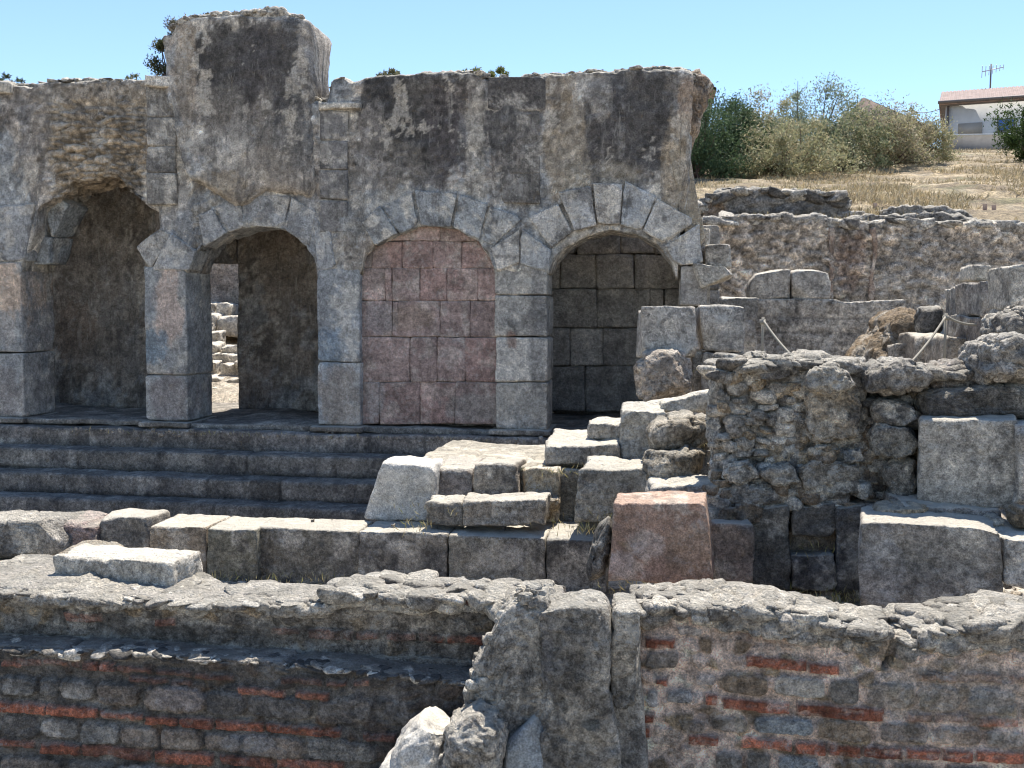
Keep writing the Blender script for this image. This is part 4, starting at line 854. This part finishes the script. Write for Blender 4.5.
ut = prof([(700, 206), (710, 196), (730, 188), (770, 187), (800, 190), (832, 190), (845, 200), (856, 214)], 22.2, ux)
sweep('masonry_mass', ux, ut, 2.5, np.full_like(ux, 22.2), 23.8, res=.05, r=.25, amp=.07, crag=.08, s=510, base=(.27, .255, .23), parent=up, black=.4, f=.6, cfun=blobs([(712, 215, 16, 14, (.4, .29, .2), .9)], 22.2, .5, 2, 3))
crest('mass_stones', ux[0], ux[-1], (ux, ut-.05), 22.2, 23.5, 260, .22, up, 912, cols=('grey', 'dark', 'pale'))
up2 = thing('upper_ruin', 'low stepped ledge of crumbled masonry above the tan retaining wall on the right', 'ruin', (P(910, 215, 21.5)[0], 22, 3))
ux = xr(838, 990, 21.4, .05, 210)
for pts, yy, s_ in (([(838, 218), (870, 214), (960, 213), (990, 220)], 21.3, 520), ([(880, 211), (900, 206), (950, 206), (975, 214)], 22.0, 521)):
    ux = xr(pts[0][0], pts[-1][0], yy, .05, 210)
    sweep('masonry_course', ux, prof(pts, yy, ux), 3.0, np.full_like(ux, yy), yy+.9, res=.05, r=.1, amp=.05, crag=.06, s=s_, base=(.33, .31, .28), parent=up2, f=.8)
# lower block wall with round-topped stones
lw = thing('low_wall', 'lower grey wall of dressed blocks with two round-topped slabs, behind the rope', 'stone wall', (P(815, 350, 17)[0], 17.3, .4))
Y3 = 17.0
zc = [P(800, y, Y3)[1] for y in (333, 318)]
dfn, cfn = ashlar_fns([-2]+zc+[9], 1.1, 530, .012, .02, .15)
kx = xr(746, 905, Y3, .04, 320)
sweep('wall_body', kx, prof([(746, 298), (832, 299), (845, 302), (905, 299)], Y3, kx), .2, np.full_like(kx, Y3), Y3+.8, res=.04, r=.04, amp=.02, s=530, mat='far_masonry', base=(.30, .275, .24), parent=lw, dfun=dfn, cfun=cfn)
for ol in ([(748, 299), (750, 282), (757, 273), (775, 269), (791, 269), (791, 299)], [(792, 299), (792, 269), (815, 269), (829, 273), (831, 284), (830, 299)]):
    rock('round_slab', ol, Y3-.02, .5, parent=lw, base=(.35, .33, .30), mat='stone', crag=.0, amp=.01, sq=.12, res=.035, black=.2)
# blocks left of low wall (lit brickish patch already)
# orthostats at right
orow = thing('orthostat_row', 'row of upright pale stone slabs receding at the right edge on a lower course', 'stone wall', (P(960, 360, 12)[0], 12.5, .4))
Yr = [15.2, 14.2, 13.2, 12.2, 11.2]
for i, (x0, x1, yt, yl) in enumerate([(945, 953, 289, 322), (951, 959, 287, 322), (957, 967, 285, 322), (964, 976, 283, 322)]):
    yy = Yr[i]; a = P(x0, 300, yy)[0]
    qblock('upright_slab', [(a, P(x0, yt, yy)[1]), (a+.3, P(x0, yt, yy)[1]), (a+.3, .6), (a, .6)], yy-.9, yy+.04, parent=orow, base=(.38, .355, .31), r=.04, res=.04)
B('upright_slab', (980, 280, 1012, 318), 10.9, .9, parent=orow, base=(.24, .22, .2), r=.03, res=.03)
B('course_block', (981, 318, 1010, 348), 10.9, 1.2, parent=orow, base=(.22, .19, .165), r=.02, res=.03)
B('upright_slab', (973, 265, 991, 281), 12.0, .5, parent=orow, base='pale', r=.04, res=.04)
for i, (x0, x1, y0_, y1_, yy) in enumerate([(947, 980, 338, 372, 11.4), (916, 948, 336, 366, 12.4), (893, 918, 345, 366, 13.)]):
    B('course_block', (x0, y0_, x1, y1_+14), yy, .9, parent=orow, base=(.32, .28, .23), r=.04, res=.04)
rp2 = thing('edge_pillar', 'tall pale pillar of stacked blocks cut by the right edge of the picture', 'pillar', (P(1035, 340, 9.5)[0], 9.8, .6))
B('upper_block', (1012, 265, 1062, 309), 9.6, .6, parent=rp2, base='pale', r=.04, res=.025); B('lower_block', (1009, 310, 1062, 380), 9.6, .6, parent=rp2, base='pale', r=.04, res=.025)
# mound
tagged(rock('earth_mound', [(862, 366), (872, 352), (888, 338), (905, 312), (922, 306), (945, 308), (952, 340), (952, 390), (862, 390)], 13.2, 2.2, base=(.25, .19, .125), mat='earth', crag=.06, amp=.06, res=.05, sq=.8, f=.7, black=.1), 'brown sloping mound of dry earth and stones against the low grey wall', 'mound')
tagged(rock('dark_stone', [(922, 308), (945, 306), (948, 330), (940, 340), (922, 338)], 12.9, .5, base='dark', crag=.02, res=.04), 'dark squared stone on the crest of the earth mound', 'stone')

# rope barrier
def tube(name, pts, rad, mat, parent=None, n=6):
    pts = np.array(pts, float); V = []; Q = []
    for i, p in enumerate(pts):
        t = pts[min(i+1, len(pts)-1)]-pts[max(i-1, 0)]; t /= np.linalg.norm(t)
        a = np.cross(t, [0.3, 1, .2]); a /= np.linalg.norm(a); b = np.cross(t, a)
        for k in range(n): V.append(p+rad*(math.cos(k*2*math.pi/n)*a+math.sin(k*2*math.pi/n)*b))
    for i in range(len(pts)-1):
        for k in range(n): Q.append((i*n+k, i*n+(k+1) % n, (i+1)*n+(k+1) % n, (i+1)*n+k))
    V.append(pts[0]); V.append(pts[-1]); a0 = len(V)-2
    for k in range(0, n, 2):
        Q.append((a0, (k+2) % n, k+1, k)); e = (len(pts)-1)*n; Q.append((a0+1, e+k, e+k+1, e+(k+2) % n))
    return mk(V, Q, name, mat, None, parent)
def w3(px, py, Y): x, z = P(px, py, Y); return np.array([x, Y, z])
g1 = 'posts of the rope barrier'
pA = w3(763, 320, 10.5); pB = w3(946, 316, 11)
for p, lab, ln in ((pA, 'short wooden stake holding the rope at the left of the gap', .5), (pB, 'thin iron post with rope before the low block course at right', .65)):
    t = thing('barrier_post', lab, 'post', (p[0], p[1], p[2]-ln), g1)
    tube('shaft', [p-[0, 0, ln], p+[0, 0, .03]], .014, 'rope_fibre', t, 8); tube('knot', [p-[.03, 0, .02], p+[.03, 0, -.02]], .026, 'rope_fibre', t, 8)
def sag(a, b, s, n=16): return [a*(1-t)+b*t-np.array([0, 0, s*4*t*(1-t)]) for t in np.linspace(0, 1, n)]
tag(tube('rope', sag(pA, w3(812, 372, 9.6), .05), .013, 'rope_fibre'), 'slack rope running down to the right from the wooden stake', 'rope', 'barrier ropes')
tag(tube('rope', sag(pB, w3(893, 378, 9.8), .06), .012, 'rope_fibre'), 'slack rope running down to the left from the iron post', 'rope', 'barrier ropes')
tag(tube('rope', sag(pB, w3(1000, 318, 11), .08), .012, 'rope_fibre'), 'slack rope running right from the iron post along the slabs', 'rope', 'barrier ropes')
for (x, y, yt, yy, lab) in ((875, 213, 203, 24, 'short dark stake alone on the dry slope above the ruin'), (985, 216, 204, 23, 'short rusty stake, left of the pair on the right slope'), (994, 218, 205, 23, 'short rusty stake, right of the pair on the right slope')):
    a, b = w3(x, y, yy), w3(x, yt, yy); tag(tube('stake', [a-[0, 0, .5], b], .045, 'iron'), lab, 'stake', 'stakes on the dry slope')

# stones seen through the doorway
dw = thing('sunlit_terrace', 'sunlit stepped stones seen through the doorway of the second arch', 'ruin', (P(228, 400, 20)[0], 20, -.1))
zz = 0.0; yy = 19.0
for k in range(9):
    a, b = P(150, 380, yy)[0], P(300, 380, yy)[0]; h = .17+.05*(k % 3)
    nn = 3+k % 3; e = np.linspace(a, b, nn+1)+.2*np.sin(np.arange(nn+1)*(k+2.))
    for i in range(nn):
        if (i+k) % 4 == 3 and k > 3: continue
        qblock('terrace_stone', [(e[i], zz+h+.06*((i*7+k) % 3-1)), (e[i+1]-.02, zz+h), (e[i+1]-.02, zz-.3), (e[i], zz-.3)], yy, yy+.5, parent=dw, base='pale', r=.06, amp=.03, crag=.03, res=.05, black=.1, tilt=.05)
    zz += h*.95; yy += .42
qblock('terrace_wall', [(a-1, 3.9), (b+1, 3.9), (b+1, 0), (a-1, 0)], yy+.6, yy+1.2, parent=dw, base=(.36, .30, .25), mat='masonry', r=.1, crag=.03, res=.08)

# ================================================================== TERRAIN
def hill(x, y):
    z = np.interp(y, [0, 16.8, 17.9, 20.6, 20.9, 24, 56, 58, 70, 140, 600, 4000], [.4, .5, 1.3, 1.6, 3.5, 4.2, 10.3, 10.4, 11.3, 12, 14, 18])
    zl = np.interp(y, [0, 18, 24, 26, 60, 140, 600, 4000], [-.1, -.1, 1.5, 2.2, 6, 10, 16, 20])
    k = ss(-.12, .02, x/np.maximum(y, 1)); return zl*(1-k)+z*k
def terr(x, y):
    z = hill(x, y)
    # excavation in front: pit at the viewer's side, court, pool
    zr = np.interp(y, [-3000, 5.0, 5.3, 5.9, 7.0, 8.4, 9.5, 13, 15.5], [-1.05, -1.05, -.5, -.32, -.32, .0, .3, .5, .55])
    zl = np.interp(y, [-3000, 5.0, 5.3, 5.9, 8.0, 8.25, 8.5, 12.9, 13.0, 15.1, 15.6], [-1.05, -1.05, -.5, -.45, -.45, -.5, -1.6, -1.6, -1.7, -1.7, -.15])
    # raised ground right of the podium
    k = ss(.1, .6, x-(.35+(y-8)*.03)); zz = zl*(1-k)+zr*k
    inr = ss(13.6, 14.3, y)*(1-ss(18.1, 18.5, y))*(1-ss(.55, .8, x-(y-15)*.05)); zz = zz*(1-inr)+np.minimum(zz, -.2)*inr
    m = ss(15.3, 15.8, y); z = z*(1-inr)+np.minimum(z, -.2)*inr; return zz*(1-m)+z*m
def axis(lo, hi, step, far):
    a = list(np.arange(lo, hi, step)); d = step
    v = a[-1]
    while v < far: d *= 1.18; v += d; a.append(v)
    d = step; v = a[0]; pre = []
    while v > -far: d *= 1.18; v -= d; pre.append(v)
    return np.array(pre[::-1]+a)
gx = axis(-11, 26, .2, 4000); gy = axis(3, 62, .2, 4000)
XX, YY = np.meshgrid(gx, gy, indexing='ij'); ZZ = terr(XX.ravel(), YY.ravel())
Wt = np.stack([XX.ravel(), YY.ravel(), ZZ], 1)
hl = ss(20.5, 21.5, Wt[:, 1])
near = (Wt[:, 1] < 90) & (np.abs(Wt[:, 0]) < 60)
Wt[near, 2] += (.05*fbm(Wt[near], 1.3, 4, 600)+hl[near]*(.14*fbm(Wt[near], .35, 4, 601)+.1*ridged(Wt[near], .9, 3, 602)))
n0, n1 = XX.shape; idx = np.arange(n0*n1).reshape(n0, n1)
Qt = np.stack([idx[:-1, :-1], idx[1:, :-1], idx[1:, 1:], idx[:-1, 1:]], -1).reshape(-1, 4)
ce = tone(Wt, (.50, .44, .355), .2, 5, .1, .3); cs = tone(Wt, (.40, .32, .20), .3, 6, .25, .15, .5); cs = mix(cs, (.20, .155, .10), .8*ss(.05, .25, fbm(Wt, (.5, 1.3, 1), 5, 87, .7)))
cs = mix(cs, (.25, .20, .13), .7*ss(.1, .5, fbm(Wt, .5, 4, 77))); cs = mix(cs, (.12, .14, .06), .5*ss(.35, .6, fbm(Wt, .8, 3, 78)))
tag(mk(Wt, Qt, 'ground', 'earth', mix(ce, cs, hl)), kind='structure')
def gz(x, y):
    x = np.atleast_1d(np.asarray(x, float)); y = np.atleast_1d(np.asarray(y, float)); return terr(x, y)

# ------------------------------------------------------------------ vegetation
def leaves(name, C, size, cols, mat='leaf', parent=None, up=0., aspect=.5, rs=1):
    g = np.random.default_rng(rs); n = len(C)
    a = g.normal(size=(n, 3)); a[:, 2] = np.abs(a[:, 2])*(1+up)+up; a /= np.linalg.norm(a, axis=1)[:, None]
    b = np.cross(a, g.normal(size=(n, 3))); b /= np.linalg.norm(b, axis=1)[:, None]
    s = (size*(.5+g.random(n)))[:, None]
    V = np.stack([C-b*s*aspect*.5, C+a*s*.5-b*s*aspect*.1, C+a*s, C+a*s*.4+b*s*aspect*.5], 1).reshape(-1, 3)
    Q = np.arange(4*n).reshape(n, 4)
    c = np.array(cols)[g.integers(0, len(cols), n)]*(.7+.6*g.random(n))[:, None]
    return mk(V, Q, name, mat, np.repeat(c, 4, 0), parent, smooth=False)
def bush(name, label, x, y, w, h, cols, n, size, rs, d=None, group=None, dense=1., cat='bush', z0=None, stemc='iron'):
    g = np.random.default_rng(rs); z = float(gz(x, y)[0])-.1 if z0 is None else z0; d = d or w
    t = thing(name, label, cat, (x, y, z), group)
    nc = int(16*dense)+4; cl = []
    for k in range(nc):
        a = g.random()*2*math.pi; r_ = g.random()**.5*.5; hz = .15+.8*g.random()
        sh = math.sqrt(max(.05, 1-(hz-.35)**2/.55)) 
        cl.append((x+math.cos(a)*r_*w*sh, y+math.sin(a)*r_*d*sh, z+h*hz*(.6+.5*g.random()), (.05+.14*g.random())*min(w, h*1.4)))
    cl = np.array(cl); per = n//nc; C = []
    for c in cl:
        u = g.normal(size=(per, 3)); u /= np.linalg.norm(u, axis=1)[:, None]; rr = c[3]*(.3+1.1*g.random(per)**1.3)[:, None]
        C.append(c[:3]+u*rr*np.array([1.15, 1.15, 1.]))
    C = np.concatenate(C); C = C[C[:, 2] > z]
    leaves('foliage', C, size, cols, parent=t, rs=rs)
    Vs = []; Qs = []
    for c in cl[:22]:
        b0 = np.array([x+.15*g.normal(), y+.15*g.normal(), z]); p = np.array(c[:3])+[0, 0, c[3]*1.15]
        o = len(Vs); r0 = .012*h+.006
        for q, rr in ((b0, r0), ((b0+p)/2+g.normal(size=3)*.05*h, r0*.6), (p, r0*.2)):
            for k in range(4): Vs.append(q+rr*np.array([math.cos(k*math.pi/2), math.sin(k*math.pi/2), 0]))
        for i in (0, 4):
            for k in range(4): Qs.append((o+i+k, o+i+(k+1) % 4, o+i+4+(k+1) % 4, o+i+4+k))
    mk(Vs, Qs, 'stem', stemc, None, t)
    return t
olive = [(.16, .19, .10), (.20, .22, .13), (.12, .15, .08)]; green = [(.06, .10, .05), (.09, .13, .06), (.05, .08, .04)]
dry = [(.36, .33, .19), (.44, .38, .24), (.26, .26, .14), (.30, .31, .19)]; drybrown = [(.36, .31, .22), (.44, .38, .28), (.27, .23, .17)]
gb = 'bushes along the top of the dry slope'
def PB(px, Y): return P(px, 200, Y)[0]
bd = [(712, 36, 3.6, 2.9, green, 'dense dark green bush, leftmost of the row behind the arcade end'), (740, 37, 3.4, 2.8, green+olive, 'dark green bush second from the left in the slope row'),
      (765, 38, 3.0, 2.7, dry, 'yellowish dry bush between the dark green and the tall silvery one'), (812, 40, 4.0, 3.2, [(.24, .29, .19), (.30, .33, .24), (.17, .2, .13)], 'tallest silvery green bush in the middle of the row'),
      (845, 38, 4.0, 2.2, dry+olive, 'mixed olive and straw bush right of the tall silvery one'), (882, 40, 4.2, 2.5, drybrown+dry, 'broad brownish dry bush with bare twigs toward the house'), (908, 41, 3.0, 2.3, dry, 'pale dry bush at the right end of the row'),
      (790, 35, 4., 1.8, dry, 'low mixed bush in front of the tall silvery one'), (690, 34, 3., 2.6, green, 'dark bush half hidden behind the broken arcade end')]
for i, (px, Y, w, h, c, lab) in enumerate(bd):
    bush('bush', lab, PB(px, Y), Y, w, h, c, 15000, .11, 50+i, d=w*.8, group=gb, dense=3.)
bush('tree', 'green leafy tree at the right edge below the house', PB(1043, 42), 42, 3.4, 2.9, [(.05, .085, .025), (.07, .11, .035), (.04, .065, .02)], 12000, .15, 90, cat='tree', dense=1.6)
# small plants on the masonry tops
def zx(px, py, Y): return P(px, py, Y)
for px, py, w, h, c, lab, n in ((165, 74, .6, .8, [(.07, .085, .04), (.10, .10, .06)], 'leafy shrub growing at the left side of the raised mass', 5000), (188, 38, .7, .45, [(.10, .10, .06), (.16, .14, .09)], 'dry shrub on the upper left shoulder of the raised mass', 3500), (218, 20, .9, .18, [(.2, .17, .11), (.14, .13, .08)], 'thin dry weeds on the crest of the raised mass', 1600),
      (480, 75, .8, .2, [(.13, .17, .05), (.2, .2, .08)], 'low green weeds on the wall crest above the third arch', 2600), (388, 79, .6, .2, [(.2, .19, .12), (.12, .13, .07)], 'dry weeds on the wall crest left of the green weeds', 1600), (8, 82, .45, .2, [(.06, .08, .04)], 'small dark plant on the wall crest at the far left', 400), (132, 81, .4, .16, [(.17, .18, .10)], 'small grey green tuft on the crest before the raised mass', 300)):
    x, z = P(px, py, YF+.4); bush('wall_plant', lab, x, YF+.5, w, h, c, n, .05, int(px)+900, d=.4, z0=z-.06, cat='plant', dense=.6, group='plants on the arcade crest')
# dry grass on the slope and in the ruin
g = np.random.default_rng(5); n = 60000
Yg = 20.9+(g.random(n)**1.3)*38; pxg = 690+g.random(n)*380
Xg = np.array([ray(a, 200)[0]/ray(a, 200)[1] for a in pxg])*Yg
keep = fbm(np.stack([Xg, Yg, Xg*0], 1), .8, 3, 33) > -.05
Xg, Yg = Xg[keep], Yg[keep]; Zg = terr(Xg, Yg)
C = np.stack([Xg, Yg, Zg+.02], 1); C[:, 2] += .28*fbm(C*[1, 1, 1], .35, 4, 601)*0
o = leaves('dry_grass', C, .15, [(.46, .37, .22), (.52, .42, .27), (.38, .30, .18), (.28, .23, .13)], 'straw', up=.4, aspect=.25, rs=8); tag(o, kind='stuff', label='dry straw coloured grass covering the slope', cat='grass')
n = 2600; pts = []
for (px, py, Y, w, cnt) in ((800, 366, 7.7, .5, 260), (640, 512, 7.95, .35, 200), (600, 528, 7.85, .3, 200), (880, 372, 9.5, 1.4, 400), (815, 545, 7.3, .15, 50), (420, 526, 7.75, .2, 60), (300, 578, 7.6, 1.6, 260), (690, 590, 7.0, .6, 260), (830, 600, 6.9, .8, 300), (455, 505, 8.1, .5, 120), (700, 445, 8.4, .3, 80), (560, 470, 8.3, .3, 60), (230, 434, 14.2, 4., 160), (850, 372, 12, 2., 260)):
    x, z = P(px, py, Y); pts.append(np.stack([x+w*g.normal(size=cnt)*.5, Y+.15*g.normal(size=cnt), np.full(cnt, z-.02)], 1))
o = leaves('dry_tufts', np.concatenate(pts), .06, [(.50, .40, .18), (.42, .36, .2), (.28, .27, .1)], 'straw', up=.8, aspect=.15, rs=18); tag(o, kind='stuff', label='small dry grass tufts growing between the stones', cat='grass')

# ------------------------------------------------------------------ gravel debris
def debris(name, label, regions, rs):
    g = np.random.default_rng(rs); V = []; Q = []; Cc = []; U, Qc = cube_grid(3, 3, 3)
    Us = U/np.linalg.norm(U, axis=1)[:, None]*.5+U*.5
    for (xa, xb, ya, yb_, z, cnt, s0, s1) in regions:
        for k in range(cnt):
            s = s0+(s1-s0)*g.random()**2.5; c = np.array([xa+(xb-xa)*g.random(), ya+(yb_-ya)*g.random(), 0]); c[2] = z if z is not None else float(terr(c[:1], c[1:2])[0])+.02
            p = Us*s*(.6+.6*g.random(3))+.15*s*g.normal(size=Us.shape); a = g.random()*6.3
            p = np.stack([p[:, 0]*math.cos(a)-p[:, 1]*math.sin(a), p[:, 0]*math.sin(a)+p[:, 1]*math.cos(a), p[:, 2]], 1)+c
            Q.append(Qc+len(V)*len(U)); V.append(p); Cc.append(np.tile(np.array([.36, .32, .27])*(.6+.7*g.random()), (len(U), 1)))
    return tag(mk(np.concatenate(V), np.concatenate(Q), name, 'stone', np.concatenate(Cc)), label, 'rubble', kind='stuff')
debris('rubble_debris', 'loose small stones scattered over the excavated ground', [(.6, 4.5, 5.9, 7.1, None, 420, .015, .07), (-5, .3, 5.9, 7.6, None, 400, .015, .06), (1.2, 5., 8.2, 14, None, 700, .02, .12), (.1, 1.3, 7.7, 8.6, None, 260, .01, .05), (.75, 2.2, 6.5, 7.2, None, 260, .01, .05), (-.6, .7, 8.4, 9.9, zt_-.01, 40, .008, .025), (-3, .4, 7.9, 8.6, .012, 40, .006, .022), (.7, 3., 7.2, 8.1, None, 200, .02, .09), (-9, 5, 14.0, 14.9, -.12, 120, .01, .04)], 3)

# ================================================================== HOUSES
def boxm(name, x0, x1, y0, y1, z0, z1, mat, parent):
    V = [(x, y, z) for x in (x0, x1) for y in (y0, y1) for z in (z0, z1)]
    Q = [(0, 1, 3, 2), (4, 6, 7, 5), (0, 4, 5, 1), (2, 3, 7, 6), (0, 2, 6, 4), (1, 5, 7, 3)]
    return mk(V, Q, name, mat, None, parent, smooth=False)
def roof_tiles(name, x0, x1, y0, y1, z0, rise, parent, nt_=60):
    """pitched roof with rounded tile rows, ridge along x"""
    xs = np.linspace(x0, x1, nt_*6+1); prof_y = np.array([y0, (y0+y1)/2, y1]); V = []; Q = []
    wv = .05*np.abs(np.sin((xs-x0)/(x1-x0)*nt_*math.pi))
    rows = []
    for j, (yy, zz_) in enumerate([(y0, z0-.1), (y0, z0)]+[(y0+(y1-y0)*t, z0+rise*(1-abs(2*t-1))) for t in np.linspace(0, 1, 25)[1:]]+[(y1, z0-.1)]):
        for i, x in enumerate(xs): V.append((x, yy, zz_+(wv[i] if 0 < j else 0)+(.02*(j % 2))))
    m_ = len(xs); nr = len(V)//m_
    for j in range(nr-1):
        for i in range(m_-1): Q.append((j*m_+i, j*m_+i+1, (j+1)*m_+i+1, (j+1)*m_+i))
    for i in range(m_-1): Q.append((i, (nr-1)*m_+i, (nr-1)*m_+i+1, i+1))
    return mk(V, Q, name, 'tile', None, parent, smooth=False)
YH = 60.
hx0, hz1 = P(946, 107, YH); hz0 = P(944, 150, YH)[1]; hx1 = hx0+14
hs = thing('house', 'cream rendered house with tiled roof and blue blind on the hilltop at right', 'house', (hx0+.45, YH, hz0-1))
hs.rotation_euler.z = -R(16)
boxm('wall', hx0, hx1, YH, YH+9, hz0-1, hz1+.05, 'render_wall', hs)
boxm('gable_trim', hx0-.25, hx1+.25, YH-.35, YH+9.3, hz1+.052, hz1+.11, 'gutter', hs)
roof_tiles('roof', hx0-.35, hx1+.35, YH-.5, YH+9.5, hz1+.18, 1.55, hs, 70)
tube('gutter', [(hx0-.4, YH-.55, hz1+.2), (hx1+.4, YH-.55, hz1+.2)], .09, 'gutter', hs)
tube('drainpipe', [(hx0+.12, YH-.12, hz1+.1), (hx0+.12, YH-.12, hz0-1)], .07, 'gutter', hs)
def window(x0, x1, yt, yb_, mat):
    a, b = P(x0, yt, YH)[0], P(x1, yt, YH)[0]; zt2, zb2 = P(x0, yt, YH)[1], P(x0, yb_, YH)[1]
    f = boxm('window', a, b, YH-.06, YH+.02, zb2, zt2, 'shutter' if mat != 'blue_blind' else 'cement', hs)
    f2 = boxm('blind', a+.08, b-.08, YH-.09, YH-.062, zb2+.08, zt2-.08, mat, f); f2.parent = f
    for k in range(10):
        pass
    boxm('sill', a-.1, b+.1, YH-.2, YH-.062, zb2-.1, zb2-.002, 'cement', f)
def fix_child(): pass
bpy.context.view_layer.update()
window(958, 981, 124, 137, 'shutter'); window(995, 1012, 121, 134, 'blue_blind')
for c in list(bpy.data.objects):
    pass
an = thing('antenna', 'television antenna on a mast above the hilltop house roof', 'antenna', (P(990, 95, 62)[0], 64.5, hz1+1.4))
ax_, az_ = P(990, 93, 64.5); tz = P(990, 64, 64.5)[1]
tube('mast', [(ax_, 64.5, hz1+1.3), (ax_, 64.5, tz)], .045, 'gutter', an)
tube('boom', [(ax_-.5, 64.5, tz-.45), (ax_+.7, 64.5, tz-.2)], .025, 'aluminium', an)
for k in range(7):
    t_ = k/6; c_ = np.array([ax_-.5+1.2*t_, 64.5, tz-.45+.25*t_]); tube('antenna_element', [c_+[-.08, -.3, .28-.2*t_], c_-[-.08, -.3, .28-.2*t_]], .016, 'aluminium', an)
# garden wall in front
gwx = P(943, 140, 57)[0]; gzt = P(943, 136, 57)[1]
gwp = thing('boundary_wall', 'grey cement garden wall in front of the hilltop house', 'wall', (gwx+8, 57.1, gzt-2))
for k in range(4): boxm('wall_panel', gwx+4*k+.01, gwx+4*k+3.99, 57, 57.2, gzt-2.5, gzt, 'cement', gwp)
boxm('coping', gwx-.05, gwx+16.05, 56.94, 57.26, gzt+.002, gzt+.08, 'render_wall', gwp)
# second house behind the bushes
YK = 66.; kx0, kz = P(838, 108, YK); kx1 = P(938, 112, YK)[0]; kbz = float(terr(np.array([kx0]), np.array([YK]))[0])
h2 = thing('house', 'brown roofed house mostly hidden behind the dry bushes', 'house', ((kx0+kx1)/2, YK+3, kbz-.5))
boxm('wall', kx0+.4, kx1-.4, YK, YK+8, kbz-.5, P(900, 128, YK)[1], 'render_wall', h2)
zz1 = P(900, 122, YK)[1]; pk = P(862, 99, YK)
V = [(kx0, YK-.5, zz1), (pk[0], YK-.5, pk[1]), (kx1, YK-.5, zz1-.6), (kx0, YK-.5, zz1-.18), (kx1, YK-.5, zz1-.78)]
V = V+[(a, YK+8.5, c) for a, b, c in V]
mk(V, [(0, 1, 6, 5), (1, 2, 7, 6), (0, 3, 4, 1), (1, 4, 2, 1), (5, 6, 9, 8), (0, 5, 8, 3), (2, 4, 9, 7), (3, 8, 9, 4)], 'roof', 'tile', None, h2, smooth=False)
YQ = 64.; qx, qz = P(700, 84, YQ)
h3 = thing('house', 'flat topped roof corner showing just beyond the broken end of the arcade', 'house', (qx+.4, YQ+2, 11))
boxm('wall', qx-4, P(712, 90, YQ)[0]-.2, YQ, YQ+6, 11, qz-.3, 'render_wall', h3)
xq = P(716, 90, YQ)[0]
mk([(qx-5, YQ-.5, qz-.6), (qx+.3, YQ-.5, qz), (xq, YQ-.5, qz-.35), (xq, YQ-.5, qz-.55), (qx-5, YQ-.5, qz-.85)]+[(qx-5, YQ+6, qz-.6), (qx+.3, YQ+6, qz), (xq, YQ+6, qz-.35), (xq, YQ+6, qz-.55), (qx-5, YQ+6, qz-.85)],
   [(0, 1, 6, 5), (1, 2, 7, 6), (2, 3, 8, 7), (3, 4, 9, 8), (0, 4, 3, 1), (1, 3, 2, 1)], 'roof', 'tile', None, h3, smooth=False)
tag(tube('overhead_cable', sag(w3(908, 110, 62), w3(946, 106, 60.5), .25), .02, 'gutter'), 'thin dark cable running from the hilltop house to the left', 'cable')

for o in bpy.data.objects:
    if '_loc' in o: del o['_loc']

# ================================================================== LIGHT
EL, AZ = R(66), R(14)        # sun high behind the arcade, a little to the right
sd = Vector((math.sin(AZ)*math.cos(EL), math.cos(AZ)*math.cos(EL), math.sin(EL)))
w = bpy.data.worlds.new('World'); scene.world = w; w.use_nodes = True; t = w.node_tree
sky = t.nodes.new('ShaderNodeTexSky'); sky.sky_type = 'NISHITA'; sky.sun_disc = False; sky.sun_elevation = EL; sky.sun_rotation = AZ
sky.air_density = 1.0; sky.dust_density = .05; sky.ozone_density = 3.6; sky.altitude = 600
t.links.new(sky.outputs[0], t.nodes['Background'].inputs[0]); t.nodes['Background'].inputs[1].default_value = .113
sl = bpy.data.lights.new('sun', 'SUN'); sl.energy = 4.8; sl.angle = R(.53); sl.color = (1, .95, .87)
so = bpy.data.objects.new('sun', sl); COL.objects.link(so); so.rotation_euler = sd.to_track_quat('Z', 'Y').to_euler(); so.location = (0, 0, 30)
scene.view_settings.view_transform = 'Standard'; scene.view_settings.look = 'None'; scene.view_settings.exposure = 1.0; scene.view_settings.gamma = 1
scene.render.engine = 'CYCLES'; scene.cycles.max_bounces = 6; scene.cycles.diffuse_bounces = 4
scene.cycles.use_denoising = True; scene.cycles.pixel_filter_type = 'BLACKMAN_HARRIS'; scene.cycles.filter_width = 1.15
